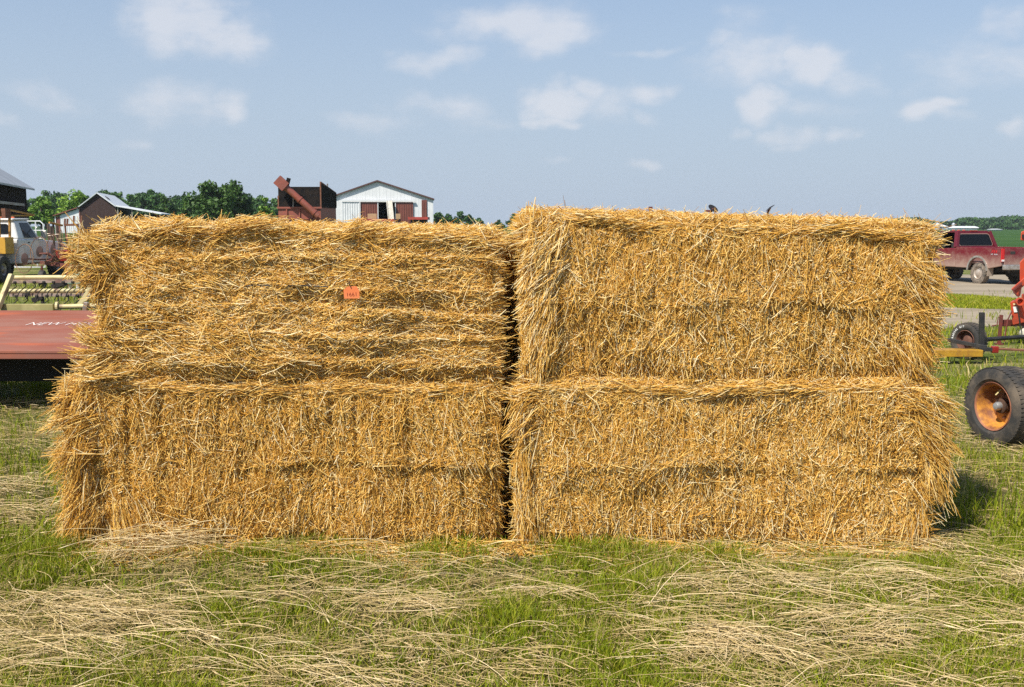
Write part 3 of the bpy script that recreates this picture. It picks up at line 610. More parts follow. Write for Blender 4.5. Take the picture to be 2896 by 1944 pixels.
# ------------------------------------------------------------------ trees
BARK = paint('bark', (.075, .055, .04), (.13, .10, .075), scale=8, rough=.9)
def leafmat(n, k, hue=(1, 1, 1)):
    k *= 1.35
    st = [(0, (.018, .045, .010)), (.5, (.045, .095, .016)), (1, (.10, .165, .026))]
    return ramp_mat(n, [(p, tuple(min(1, v * k * h) for v, h in zip(c, hue))) for p, c in st], rough=.55, trans=.2, spec=.3)
LEAF_DARK = leafmat('leaves_dark_hazed', .95, (.8, .95, 1.1)); LEAF_MID = leafmat('leaves_mid', .95); LEAF_BRIGHT = leafmat('leaves_bright', 1.9, (1.25, 1.1, .8))  # dark leaves lightened and blued, some haze painted into their colour
LEAF_HAZED = leafmat('leaves_far_hazed', .8, (.85, 1, 1.35))  # blue tint puts distance haze into the leaf colour
def tree_parts(root, h, cw, base, leaf, seed, n_leaf, mat, clumps=34, trunk_r=None):
    rg = np.random.default_rng(seed); tr = trunk_r or h * .028
    cz = base + (h - base) * .5; rz_ = (h - base) / 2; rx = cw / 2
    p = rg.normal(size=(clumps, 3)); p /= np.linalg.norm(p, axis=1)[:, None]; p *= (rg.random(clumps) ** .45)[:, None] * np.array([.80, .80, .84])
    p[:, 2] = np.where(p[:, 2] < -.5, p[:, 2] * .8, p[:, 2])
    cen = p * np.array([rx, rx, rz_]) + np.array([0, 0, cz])
    cen[0] = (rx * .05, 0, h - rz_ * .22)
    rad = rg.uniform(.20, .40, clumps) * min(rx, rz_)
    which = rg.integers(0, clumps, n_leaf)
    d = rg.normal(size=(n_leaf, 3)); d /= np.linalg.norm(d, axis=1)[:, None]
    pos = cen[which] + d * (rad[which] * rg.random(n_leaf) ** .4)[:, None] * np.array([1.1, 1.1, .8]); pos[:, 2] = np.maximum(pos[:, 2], base * .7)
    nn_ = unit(rg.normal(size=(n_leaf, 3)) + d * .9 + np.array([0, 0, .5])); a = unit(np.cross(nn_, rg.normal(size=(n_leaf, 3)))); b = np.cross(nn_, a)
    sz = leaf * rg.uniform(.6, 1.35, n_leaf)[:, None]
    V = np.stack([pos - a * sz, pos - b * sz * .55, pos + a * sz, pos + b * sz * .55], 1).reshape(-1, 3)
    Q = np.arange(n_leaf * 4).reshape(-1, 4)
    ct = rg.normal(.5, .16, clumps)
    t = np.repeat(np.clip(ct[which] + rg.normal(0, .14, n_leaf), 0, 1), 4)
    obj('crown', quads_mesh('crown', V, Q, [mat], t, smooth=False), root)
    mb = MB(); mb.tube([(0, 0, -.1), (tr * .3, 0, h * .25), (-tr * .3, tr * .3, h * .5), (0, 0, h * .8)], [tr * 1.25, tr, tr * .7, tr * .2], 8)
    for k in range(min(clumps, 10)):
        s0 = Vector((0, 0, base * .8 + (cz - base * .8) * (k / 12))); e = Vector(cen[k]); mb.tube([s0, s0.lerp(e, .5) + Vector((0, 0, -.06 * h)), e], [tr * .5, tr * .3, tr * .1], 5)
    mb.build('trunk', BARK, root, True)
def tree(name, px, ytop, Y, cw_px, label, mat, seed, n_leaf=2600, leaf=.2, base_f=.12, clumps=34, group='trees behind the farmyard', cat='tree'):
    x = at(px, 600, Y).x; z0 = gz(x, Y); top = at(px, ytop, Y).z; h = top - z0
    k = Y / F
    r = empty(name, (x, Y, z0), random.Random(seed).uniform(0, 6), label, cat, group)
    tree_parts(r, h, cw_px * k, h * base_f, leaf, seed, n_leaf, mat, clumps); return r
# near the sheds
tree('broadleaf_tree', 600, 511, 112, 150, 'tall full green tree left of the red grain cart, its left crown lobe', LEAF_MID, 5, 8000, .22, .06, 54)
tree('broadleaf_tree', 664, 512, 115, 120, 'tall full green tree left of the red grain cart, its right crown lobe', LEAF_MID, 6, 6500, .22, .06, 48)
tree('young_tree', 752, 553, 100, 50, 'slim bright sapling just left of the red grain cart', LEAF_BRIGHT, 7, 1100, .17, .05, 18)
tree('bright_tree', 212, 537, 138, 112, 'bright yellow-green tree left of the white roofed shed', LEAF_BRIGHT, 8, 3600, .24, .06, 36)
tree('bright_tree', 116, 552, 132, 74, 'bright yellow-green tree beside the dark barn corner', LEAF_BRIGHT, 9, 2200, .24, .05, 26)
tree('round_tree', 470, 556, 150, 88, 'low rounded bright tree beyond the white lean-to roof', LEAF_MID, 10, 2400, .22, .05, 26)
tree('bushy_tree', 545, 566, 140, 70, 'low bushy tree at the foot of the tall green tree', LEAF_MID, 12, 1700, .22, .05, 22)
dark = [(60, 550, 60), (128, 536, 66), (160, 542, 50), (185, 548, 40), (250, 556, 60), (297, 536, 44), (335, 541, 46), (372, 548, 44), (405, 541, 34), (428, 532, 40), (455, 545, 40), (500, 553, 36), (522, 549, 30), (560, 556, 40), (712, 556, 50), (738, 551, 42), (775, 560, 50)]
spots = ['behind the roof of the dark barn', 'right of the dark barn, tallest of that corner', 'above the bright tree', 'in the dip right of the dark barn', 'behind the top of the bright tree', 'rising left of the white shed ridge', 'directly above the white shed ridge',
         'right of the white shed ridge', 'above the end of the white shed roof', 'with a knobbly top over the lean-to', 'right of the knobbly one', 'left of the tall green tree', 'touching the tall green tree on its left', 'half behind the tall green tree', 'right of the tall green tree', 'rounded, left of the grain cart', 'partly hidden by the grain cart']
for i, ((px, yt, wpx), sp) in enumerate(zip(dark, spots)):
    tree('oak_tree', px, yt, 190 + (i * 37) % 40, wpx * 2.1, 'dark woodland tree ' + sp, LEAF_DARK, 30 + i, 3000, .36, .03, 30)
for i, (px, yt, wpx, sp) in enumerate([(1243, 600, 40, 'just right of the white pole barn'), (1268, 606, 34, 'second right of the white pole barn'), (1300, 598, 40, 'tallest of the clump right of the white pole barn'), (1328, 607, 30, 'at the thin right edge of the clump beside the pole barn'), (1355, 618, 26, 'low and last right of the pole barn clump'),
        (1455, 605, 40, 'showing in the gap above where the two stacks meet'), (1478, 602, 34, 'beside the pale fringe of the upper right bale'), (1410, 622, 30, 'low between the pole barn clump and the right stack'), (1625, 597, 32, 'small tip over the upper right bale, leftmost there'), (1672, 594, 40, 'tip over the upper right bale, middle one'), (1735, 596, 40, 'tip over the upper right bale, rightmost there'), (1570, 600, 30, 'tip just right of the pale fringe')]):
    tree('distant_tree', px, yt, 210 + (i * 23) % 50, wpx * 1.25, 'distant dark tree ' + sp, LEAF_DARK, 60 + i, 900, .34, .04, 18)
# far tree line on the right: one wooded mass
FV, FQ, FT = [], [], []; fb_ = 0
rg = np.random.default_rng(5)
def wood(px0, px1, top_fn, Y0, Y1, n, leaf):
    global fb_
    px = rg.uniform(px0, px1, n); Y = rg.uniform(Y0, Y1, n); yt = np.array([top_fn(p) for p in px]) + 3.0 * np.abs(fbm(px * .09, Y * .02, 3)) * 3 + rg.exponential(.8, n)
    for p, yy, Yv in zip(px, yt, Y):
        P = at(p, yy, Yv); z0 = gz(P.x, Yv); hh = max(P.z - z0, 1.5); m_ = 46
        d = rg.normal(size=(m_, 3)); d /= np.linalg.norm(d, axis=1)[:, None]; rr = hh * .36
        pos = np.array([P.x, Yv, P.z - rr * .9]) + d * rr * (rg.random(m_) ** .4)[:, None] * np.array([1.15, 1.15, .9])
        low = rg.random(m_) < .35; pos[low, 2] = z0 + rg.random(low.sum()) * hh * .6
        nn_ = unit(d + rg.normal(size=(m_, 3)) * .8 + np.array([0, 0, .4])); a = unit(np.cross(nn_, rg.normal(size=(m_, 3)))); b = np.cross(nn_, a); sz = leaf * rg.uniform(.6, 1.3, m_)[:, None]
        FV.append(np.stack([pos - a * sz, pos - b * sz * .6, pos + a * sz, pos + b * sz * .6], 1).reshape(-1, 3)); FQ.append(np.arange(m_ * 4).reshape(-1, 4) + fb_); fb_ += m_ * 4
        FT.append(np.repeat(np.clip(rg.normal(.45, .18) + rg.normal(0, .1, m_), 0, 1), 4))
line = lambda p: float(np.interp(p, [2480, 2530, 2570, 2590, 2610, 2620, 2632, 2650, 2668, 2700, 2712, 2725, 2745, 2763, 2775, 2790, 2830, 2846, 2875, 2900, 2960], [620, 617, 614, 612, 618, 618, 621, 626, 626, 624, 616, 614, 613, 616, 616, 616, 611, 608, 609, 610, 608]))
wood(2440, 3150, line, 560, 760, 900, 1.0)
wood(2770, 2880, lambda p: 627 + 6 * abs(p - 2825) / 55, 470, 540, 120, .8)
o = obj('far_wood', quads_mesh('far_wood', np.concatenate(FV), np.concatenate(FQ), [LEAF_HAZED], np.concatenate(FT), smooth=False)); tag(o, 'long dark wooded line on the far right horizon', 'woodland', kind='stuff')

# ------------------------------------------------------------------ buildings
WHITE = paint('white_steel', (.70, .71, .72), (.63, .64, .65), scale=1.5, rough=.45); ROOFW = paint('galvanised_roof', (.66, .68, .70), (.52, .54, .56), scale=.7, rough=.4, metal=.3)
BROWN = paint('brown_steel', (.20, .065, .045), (.16, .05, .036), scale=2, rough=.5); DARKWOOD = paint('dark_weathered_boards', (.014, .010, .009), (.028, .019, .015), scale=2.5, rough=.95, spec=.1, stretch=(6, 6, .4))
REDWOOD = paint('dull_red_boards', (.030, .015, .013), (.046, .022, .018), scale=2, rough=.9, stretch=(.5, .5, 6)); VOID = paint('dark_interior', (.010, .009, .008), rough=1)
OLDWHITE = paint('peeling_white_paint', (.66, .64, .58), (.35, .30, .23), scale=9, rough=.8, stretch=(3, 3, .6))
TRIM = paint('roof_trim', (.10, .05, .045), rough=.5)
def ribs(mb, x0, x1, y, zfun0, zfun1, step, wdt=.035, prj=.03):
    x = x0 + step / 2
    while x < x1:
        a, b = zfun0(x), zfun1(x)
        if b - a > .1: mb.box((x, y - prj / 2, (a + b) / 2), (wdt, prj, b - a))
        x += step
# white pole barn
Y = 90; pL, pR = at(924, 565, Y), at(1224.7, 565, Y); pk = at(1067, 514.5, Y); zb = gz(pk.x, Y) - .1
r = empty('pole_barn', ((pL.x + pR.x) / 2, Y, zb), R(6), 'white metal gabled pole barn with brown sliding doors, behind the left stack', 'barn')
hw = (pR.x - pL.x) / 2; ez = pL.z - zb; kz = pk.z - zb; kx = pk.x - (pL.x + pR.x) / 2; dl = 18
X = lambda px: at(px, 590, Y).x - (pL.x + pR.x) / 2
Z = lambda py: at(1067, py, Y).z - zb
roofz = lambda x: ez + (kz - ez) * (1 - abs((x - kx) / (hw + (kx if x < kx else -kx))))
d0, d1, dm0, dm1, dt = X(1019), X(1168), X(1069), X(1118), Z(572)
mb = MB()
mb.prism([(-hw, 0, 0), (d0, 0, 0), (d0, 0, dt), (d1, 0, dt), (d1, 0, 0), (hw, 0, 0), (hw, 0, ez), (kx, 0, kz), (-hw, 0, ez)], (0, 0, 0), (0, .12, 0))
mb.box((-hw + .06, dl / 2 + .12, ez / 2), (.12, dl - .24, ez)); mb.box((hw - .06, dl / 2 + .12, ez / 2), (.12, dl - .24, ez)); mb.prism([(-hw, 0, 0), (hw, 0, 0), (hw, 0, ez), (kx, 0, kz), (-hw, 0, ez)], (0, dl - .12, 0), (0, .12, 0))
ribs(mb, -hw, d0, 0, lambda x: 0, lambda x: roofz(x) - .05, .30, .03, .009); ribs(mb, d0, d1, 0, lambda x: dt + .03, lambda x: roofz(x) - .05, .30, .03, .009); ribs(mb, d1, hw, 0, lambda x: 0, lambda x: roofz(x) - .05, .30, .03, .009)
mb.build('wall', WHITE, r)
mb = MB()
for sx, e in ((-1, -hw - .1), (1, hw + .1)): mb.bar((kx, -.25, kz + .05), (kx, -.25, kz + .05), .1, .1) if False else mb.prism([(kx, -.22, kz + .02), (e, -.22, ez - .03), (e, -.22, ez + .09), (kx, -.22, kz + .14)], (0, 0, 0), (0, dl + .44, 0))
mb.build('roof', TRIM, r)
for xa, xb in ((X(929), X(945)), (X(1192), X(1207))):
    mb = MB(); mb.box(((xa + xb) / 2, -.05, roofz((xa + xb) / 2) / 2 - .1), (xb - xa, .04, roofz((xa + xb) / 2) - .35)); ribs(mb, xa, xb, -.07, lambda x: 0, lambda x: roofz(x) - .4, .15); mb.build('wall_stripe', BROWN, r)
for xa, xb in ((d0, dm0 - .03), (dm1 + .03, d1)):
    mb = MB(); mb.box(((xa + xb) / 2, -.09, dt / 2), (xb - xa, .06, dt)); ribs(mb, xa, xb, -.12, lambda x: .02, lambda x: dt - .02, .2); mb.build('door', BROWN, r)
mb = MB(); xa, xb = X(967), d0 - .02; mb.box(((xa + xb) / 2, -.13, dt / 2), (xb - xa, .06, dt)); ribs(mb, xa, xb, -.16, lambda x: .02, lambda x: dt - .02, .2); mb.build('door', WHITE, r)['label'] = 'white sliding door panel pushed to the left'
mb = MB(); mb.box(((X(967) + X(1172)) / 2, -.2, dt + .12), (X(1172) - X(967), .14, .12)); mb.box((d0 - .0, -.21, dt / 2), (.07, .05, dt)); mb.box((dm0, -.15, dt / 2), (.07, .05, dt)); mb.box((dm1, -.15, dt / 2), (.07, .05, dt)); mb.build('door_track', WHITE, r)
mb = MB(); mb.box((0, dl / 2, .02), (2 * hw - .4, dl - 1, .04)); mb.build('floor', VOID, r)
# weathered ladder-like loading chute leaning in the doorway
p0, p1 = at(1112, 633, 88.5), at(1101, 568.5, 89.6)
rr_ = empty('loading_plank', (p0.x, 88.5, gz(p0.x, 88.5)), 0, 'weathered white board leaning in the pole barn doorway', 'plank')
mb = MB(); b0 = Vector((0, 0, 0)); e0 = p1 - Vector((p0.x, 88.5, gz(p0.x, 88.5))); wd = .5
mb.bar(b0, e0, wd, .05, (0, 1, 0)); mb.build('board', OLDWHITE, rr_)
mb = MB()
for s in (-1, 1): mb.bar(b0 + Vector((s * wd * .45, -.06, 0)), e0 + Vector((s * wd * .45, -.06, 0)), .06, .06, (0, 1, 0))
mb.build('edge_batten', OLDWHITE, rr_)
# hay wagon with boxes before the barn
REDP = paint('old_red_paint', (.40, .045, .03), (.22, .05, .035), scale=5, rough=.55); TAN = paint('cardboard', (.42, .28, .15), (.36, .23, .12), scale=6, rough=.8); BLACK = paint('black_rubber', (.018, .018, .018), (.03, .028, .026), scale=6, rough=.75); STEEL = paint('bare_steel', (.35, .34, .33), (.20, .13, .09), scale=6, rough=.5, metal=.6)
def wagon(name, px, py, Y, w_, d_, label, mat):
    p = at(px, py, Y); g = gz(p.x, Y); r = empty(name, (p.x, Y, g), 0, label, 'wagon'); zt = p.z - g
    mb = MB(); mb.box((0, 0, zt - .1), (w_, d_, .2)); mb.build('bed', mat, r)
    mb = MB(); mb.box((0, 0, zt - .3), (w_ * .8, d_ * .3, .2)); mb.bar((0, 0, zt - .5), (0, 0, .4), .12, .12); mb.bar((-w_ * .4, 0, .35), (w_ * .4, 0, .35), .1, .1); mb.build('chassis', STEEL, r)
    for sx in (-1, 1):
        for sy in (-1, 1):
            mb = MB(); mb.lathe([(.14, -.08), (.35, -.1), (.37, 0), (.35, .1), (.14, .08)], (sx * w_ * .38, sy * d_ * .36, .36), (1, 0, 0), 16); mb.build('wheel', BLACK, r, True)
    return r, zt
wg, zt = wagon('flat_wagon', 1066, 620, 82, 2.9, 1.8, 'red flat wagon carrying cartons before the pole barn doors', REDP)
for px, w_, lb in ((1053, .70, 'large tan carton on the red flat wagon'), (1126, .36, 'small tan carton right of the leaning white board')):
    p = at(px, 620, 81.9); o = empty('carton', (p.x, 81.9, p.z), .1, lb, 'box', 'cartons before the pole barn'); mb = MB(); mb.box((0, 0, .20), (w_, .5, .4)); mb.build('box_body', TAN, o, bevel=.01); mb = MB(); mb.box((0, -.005, .405), (w_ * .98, .1, .008)); mb.build('tape', paint('tape', (.5, .36, .2)), o)
ws, zt = wagon('low_trailer', 1185, 614.5, 80, 1.5, 1.8, 'low red trailer by the right door of the pole barn', REDP)
mb = MB(); mb.box((0, 0, zt - .35), (1.2, 1.2, .3)); mb.build('load', BLACK, ws)
# thin pole
p = at(926, 522, 60); g = gz(p.x, 60); r = empty('thin_pole', (p.x, 60, g), 0, 'thin grey pole standing between grain cart and pole barn', 'pole'); mb = MB(); mb.tube([(0, 0, 0), (0, 0, p.z - g)], [.05, .035], 8); mb.build('shaft', STEEL, r, True); mb = MB(); mb.lathe([(0, .05), (.045, .02), (.045, -.03)], (0, 0, p.z - g), (0, 0, 1), 8); mb.build('cap', STEEL, r)

# dark barn at the left edge: its eave wall runs away to the right
A = at(-40, 518, 52); B = at(74, 538, 62); g = gz(B.x, 60) - .2
r = empty('dark_barn', (B.x, B.y, g), 0, 'old dark board barn with a grey metal roof, at the left edge', 'barn')
e = Vector((B.x - A.x, B.y - A.y, 0)); u_ = e.normalized(); n_ = Vector((u_.y, -u_.x, 0))  # n_ faces the yard
bw = Vector((-n_.x, -n_.y, 0)); zE = 3.95 + .2; W = 10; LN = 22
c0 = Vector((0, 0, 0)); c1 = -u_ * LN; c2 = bw * W; c3 = c1 + c2; up = Vector((0, 0, zE)); rk = Vector((0, 0, zE + 3.2))
mb = MB(); mb.prism([c0, c1, c1 + up, c0 + up], (0, 0, 0), bw * .15); mb.prism([c2, c3, c3 + up, c2 + up], (0, 0, 0), -bw * .15)
for cc, s in ((c0, -1), (c1, 1)): mb.prism([cc + bw * .15, cc + bw * (W - .15), cc + bw * W + up - bw * .15, cc + bw * W / 2 + rk, cc + up + bw * .15], (0, 0, 0), u_ * s * .15)
mb.build('wall', DARKWOOD, r)
mb = MB(); ov = u_ * .12
for s0, s1 in ((c0 - bw * .45 + up - Vector((0, 0, .3)), c0 + bw * W / 2 + rk), (c0 + bw * (W + .45) + up - Vector((0, 0, .3)), c0 + bw * W / 2 + rk)):
    mb.prism([s0 + ov, s1 + ov, s1 + ov + Vector((0, 0, .1)), s0 + ov + Vector((0, 0, .1))], (0, 0, 0), -u_ * (LN + .7))
mb.build('roof', paint('grey_metal_roof', (.42, .43, .44), (.34, .35, .36), scale=1, rough=.5, metal=.2), r)
mb = MB(); s0 = -u_ * 2.6 + n_ * .12 + Vector((0, 0, 2.9)); mb.prism([s0, s0 - u_ * 6, s0 - u_ * 6 - Vector((0, 0, 2.9)), s0 - Vector((0, 0, 2.9))], (0, 0, 0), n_ * .06); mb.build('door', DARKWOOD, r)
mb = MB(); mb.bar(s0 + u_ * .3 + n_ * .1 + Vector((0, 0, .06)), s0 - u_ * 9 + n_ * .1 + Vector((0, 0, .06)), .12, .14); mb.build('door_track', STEEL, r)
mb = MB(); q = c0 + bw * W / 2 + rk - u_ * 6; mb.lathe([(.35, 0), (.35, .5), (.45, .55), (0, .85)], q, (0, 0, 1), 12); mb.build('roof_vent', STEEL, r, True)

# shed with white roof and two lean-tos
Y = 120; P = lambda px, py, yy=Y: at(px, py, yy)
pk, el_, er = P(276.5, 548), P(226, 586.5), P(327, 585); g = gz(pk.x, Y) - .3
r = empty('gable_shed', (pk.x, Y, g), 0, 'dark gabled shed with white metal roof and lean-tos, beyond the left stack', 'shed')
loc = Vector((pk.x, Y, g)); q = lambda v: Vector(v) - loc
mb = MB(); l0, r0 = q(el_), q(er); k0 = q(pk); mb.prism([(l0.x, 0, 0), (r0.x, 0, 0), (r0.x, 0, r0.z), (k0.x, 0, k0.z), (l0.x, 0, l0.z)], (0, 0, 0), (0, .15, 0)); mb.prism([(r0.x, .15, 0), (r0.x - 2.65, 12, 0), (r0.x - 2.65, 12, r0.z), (r0.x, .15, r0.z)], (0, 0, 0), (-.15, 0, 0)); mb.build('wall', REDWOOD, r)
bk = Vector((-2.9, 13, 0)); mb = MB(); th_ = Vector((0, 0, .12)); fo = Vector((0, -.3, .02))
rl = l0 + Vector((-.25, 0, -.18)); rr2 = r0 + Vector((.1, 0, -.05))
mb.prism([rl + fo, k0 + fo, k0 + fo + th_, rl + fo + th_], (0, 0, 0), bk); mb.build('roof_slope', ROOFW, r)
mb = MB(); mb.prism([k0 + fo, rr2 + fo, rr2 + fo + th_, k0 + fo + th_], (0, 0, 0), bk); mb.build('roof_slope', WHITE, r)
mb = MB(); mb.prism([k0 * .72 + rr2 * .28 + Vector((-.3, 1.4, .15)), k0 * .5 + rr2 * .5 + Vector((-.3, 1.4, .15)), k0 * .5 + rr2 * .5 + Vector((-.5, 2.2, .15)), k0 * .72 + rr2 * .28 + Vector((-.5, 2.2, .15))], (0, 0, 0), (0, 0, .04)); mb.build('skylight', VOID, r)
a_, b__ = q(P(327.5, 584)), q(P(459, 607)); mb = MB(); mb.prism([a_, b__, b__ + th_, a_ + th_], (0, -.3, 0), (-2.9, 12, .1)); mb.build('lean_to_roof', WHITE, r)
mb = MB(); mb.box(((a_.x + b__.x) / 2, 4, b__.z / 2), (b__.x - a_.x - .3, .1, b__.z)); mb.build('lean_to_wall', DARKWOOD, r)
for k in range(4):
    x_ = a_.x + .25 + k * (b__.x - a_.x - .5) / 3; zz_ = a_.z + (b__.z - a_.z) * (x_ - a_.x) / (b__.x - a_.x); mb = MB(); mb.bar((x_ + (.08 if k == 0 else 0), 0, 0), (x_ - (.05 if k == 0 else 0), 0, zz_ - .05), .12, .12); mb.build('post', paint('grey_post', (.32, .28, .23), (.2, .17, .14), scale=4, rough=.9), r)
la, lb_ = q(P(226, 588)), q(P(156, 612)); mb = MB(); mb.prism([(la.x, 0, 0), (lb_.x + .55, 0, 0), (lb_.x + .55, 0, lb_.z + .12), (la.x, 0, la.z - .08)], (0, 0, 0), (0, .12, 0))
x_ = lb_.x + .6
while x_ < la.x: mb.box((x_, -.015, (lb_.z) / 2), (.03, .03, lb_.z)); x_ += .24
mb.build('lean_to_wall', WHITE, r)
mb = MB(); mb.box((lb_.x + .32, .02, lb_.z / 2), (.46, .08, lb_.z - .1)); mb.build('corner_board', BROWN, r); mb = MB(); mb.box((la.x - .06, -.02, la.z / 2), (.12, .05, la.z - .15)); mb.build('corner_board', BROWN, r)
mb = MB(); mb.prism([la + Vector((0, 0, .02)), lb_ + Vector((-.15, 0, 0)), lb_ + Vector((-.15, 0, .1)), la + Vector((0, 0, .12))], (0, -.3, 0), (-2.4, 10, 0)); mb.build('lean_to_roof', BROWN, r)
mb = MB(); mb.bar((lb_.x + .03, -.05, 0), (lb_.x + .03, -.05, lb_.z), .1, .1); mb.build('post', WHITE, r)

# far farmstead on the right
def far_base(px, py, Y): p = at(px, py, Y); return Vector((p.x, Y, gz(p.x, Y)))
GALV = paint('galvanised_bin', (.55, .58, .62), (.45, .48, .52), scale=.6, rough=.4, metal=.4)
def grain_bin(px, w_px, top, eave, Y, label):
    b = far_base(px, 640, Y); k = Y / F; r = empty('grain_bin', b, 0, label, 'grain bin', 'far farm bins'); R_ = w_px * k / 2; ze = at(px, eave, Y).z - b.z; zt = at(px, top, Y).z - b.z
    mb = MB(); mb.lathe([(R_, -1), (R_, ze)], (0, 0, 0), (0, 0, 1), 24); mb.build('wall', GALV, r, True); mb = MB(); mb.lathe([(R_ * 1.04, ze), (0.2, zt), (0, zt)], (0, 0, 0), (0, 0, 1), 24); mb.build('roof', ROOFW, r)
grain_bin(2648.5, 22, 629, 635, 500, 'wide round grain bin left of the far shed, beyond the pickup')
grain_bin(2696.5, 9.5, 630.5, 634, 500, 'narrow upright silo left of the long far shed')
grain_bin(2626, 10, 633, 637, 505, 'small grain bin half hidden behind straw tips')
def far_shed(px0, px1, eave, ridge, Y, label, hip):
    b = far_base((px0 + px1) / 2, 645, Y); k = Y / F; w_ = (px1 - px0) * k / 2; ze = at(px0, eave, Y).z - b.z; zr = at(px0, ridge, Y).z - b.z
    r = empty('far_shed', b, 0, label, 'shed', 'far farm sheds'); mb = MB(); mb.box((0, 4, ze / 2 - .5), (2 * w_, 8, ze + 1)); mb.build('wall', paint('pale_blue_wall', (.36, .44, .48), (.30, .38, .42), scale=.5, rough=.6), r)
    mb = MB(); i_ = hip * w_; mb.add([(-w_ - .3, -.4, ze), (w_ + .3, -.4, ze), (w_ + .3, 8.4, ze), (-w_ - .3, 8.4, ze), (-w_ + i_, 4, zr), (w_ - i_, 4, zr)], [(0, 1, 5, 4), (2, 3, 4, 5), (1, 2, 5), (3, 0, 4), (3, 2, 1, 0)]); mb.build('roof', WHITE, r)
far_shed(2701, 2773, 645.5, 640, 480, 'long low white roofed shed beyond the red pickup', .16)
far_shed(2663, 2680, 641, 635, 500, 'small pale gabled shed between the far grain bins', .9)
far_shed(2817, 2835, 649.5, 647.5, 420, 'small white roofed hut alone in the far green field', .1)

# ------------------------------------------------------------------ grain cart
DULLRED = paint('faded_red_steel', (.28, .072, .046), (.21, .065, .045), scale=2.2, rough=.55, c3=(.20, .09, .06), scale3=9, amt3=.7)
RUST = paint('rust', (.13, .05, .03), (.20, .085, .045), scale=9, rough=.85)
Y = 48; k = Y / F; pL, pR = at(787, 588, Y), at(907, 588, Y); g = gz(pL.x, Y)
r = empty('grain_cart', ((pL.x + pR.x) / 2, Y, g), 0, 'faded red grain cart with a raised unloading auger, behind the left stack', 'grain cart')
hw = (pR.x - pL.x) / 2; zm = pL.z - g; zt_ = at(787, 556, Y).z - g; zt2 = at(907, 542.5, Y).z - g; dl = 2.4; dx = (925 - 907) * k
mb = MB(); mb.add([(-hw, 0, zm), (hw, 0, zm), (hw + dx, dl, zm), (-hw + dx, dl, zm), (-hw * .4, .5, .8), (hw * .4, .5, .8), (hw * .4 + dx, dl - .5, .8), (-hw * .4 + dx, dl - .5, .8), (-hw, 0, 1.6), (hw, 0, 1.6), (hw + dx, dl, 1.6), (-hw + dx, dl, 1.6)],
    [(8, 9, 1, 0), (9, 10, 2, 1), (10, 11, 3, 2), (11, 8, 0, 3), (4, 5, 9, 8), (5, 6, 10, 9), (6, 7, 11, 10), (7, 4, 8, 11), (4, 7, 6, 5)]); mb.build('hopper', DULLRED, r)
mb = MB(); mb.box((0, -.03, zm), (2 * hw + .1, .08, .08)); mb.box((0, -.03, zm - .5), (2 * hw * .96, .05, .05)); 
for s in (-.6, 0, .6): mb.box((s * hw, -.03, zm - .45), (.06, .05, .85))
mb.build('hopper_rail', DULLRED, r)
DKPANEL = paint('dark_side_board', (.010, .010, .011), (.024, .018, .015), scale=4, rough=.9, spec=.1)
mb = MB(); mb.prism([(-hw, .05, zm + .04), (hw, .05, zm + .04), (hw, .05, zm + .95), (-hw, .05, zm + .95)], (0, 0, 0), (0, .05, 0)); mb.prism([(hw, .1, zm + .04), (hw + dx, dl, zm + .04), (hw + dx, dl, zt2), (hw, .1, zm + 1.15)], (0, 0, 0), (.04, 0, 0))
mb.prism([(-hw, .1, zm + .04), (-hw + dx, dl, zm + .04), (-hw + dx, dl, zt2 - .15), (-hw, .1, zt_)], (0, 0, 0), (-.04, 0, 0)); mb.prism([(-hw + dx, dl, zm), (hw + dx, dl, zm), (hw + dx, dl, zt2), (-hw + dx, dl, zt2 - .15)], (0, 0, 0), (0, .05, 0)); mb.build('side_board', DKPANEL, r)
mb = MB(); mb.bar((-hw, .05, zt_), (-hw + dx, dl, zt2 - .1), .07, .07); mb.bar((-hw + dx, dl, zt2 - .1), (hw + dx, dl, zt2), .07, .07); mb.bar((hw + dx, dl, zt2), (hw, .05, zm + 1.15), .07, .07); mb.bar((-hw, .05, zt_), (-hw, .05, zm), .06, .06); mb.bar((hw, .05, zm + 1.15), (hw, .05, zm), .06, .06); mb.build('top_rail', RUST, r)
lc = Vector((r.location)); q = lambda px, py, yy: at(px, py, yy) - lc
a_, b__ = q(900, 612, Y - .35), q(804, 526, Y - .5)
mb = MB(); mb.tube([a_, b__], .15, 14); mb.build('auger_tube', DULLRED, r, True)
d_ = (b__ - a_).normalized()
for f_ in (.12, .55, .97): mb = MB(); p_ = a_.lerp(b__, f_); mb.tube([p_ - d_ * .04, p_ + d_ * .04], .172, 14); mb.build('auger_flange', DULLRED, r, True)
mb = MB(); mb.bar(b__ - d_ * .1, b__ + d_ * .42 , .42, .46); mb.build('auger_spout', DULLRED, r)
mb = MB(); s0 = q(812, 524, Y - .5); s1 = q(817, 504, Y - .5); mb.bar(s0, s1, .17, .15); mb.build('spout_hose', DKPANEL, r)
mb = MB(); mb.bar(q(829, 560, Y - .2), q(829, 586, Y - .2), .04, .04); mb.build('support_rod', STEEL, r)
for sx in (-1, 1):
    mb = MB(); mb.lathe([(.25, -.18), (.55, -.2), (.62, -.1), (.62, .1), (.55, .2), (.25, .18)], (sx * hw * .9, 1.2, .62), (1, 0, 0), 20); mb.build('wheel', BLACK, r, True)
mb = MB(); mb.bar((-hw * .9, 1.2, .62), (hw * .9, 1.2, .62), .14, .14); mb.box((0, 1.2, .75), (.6, 1.6, .2)); mb.build('axle', RUST, r)
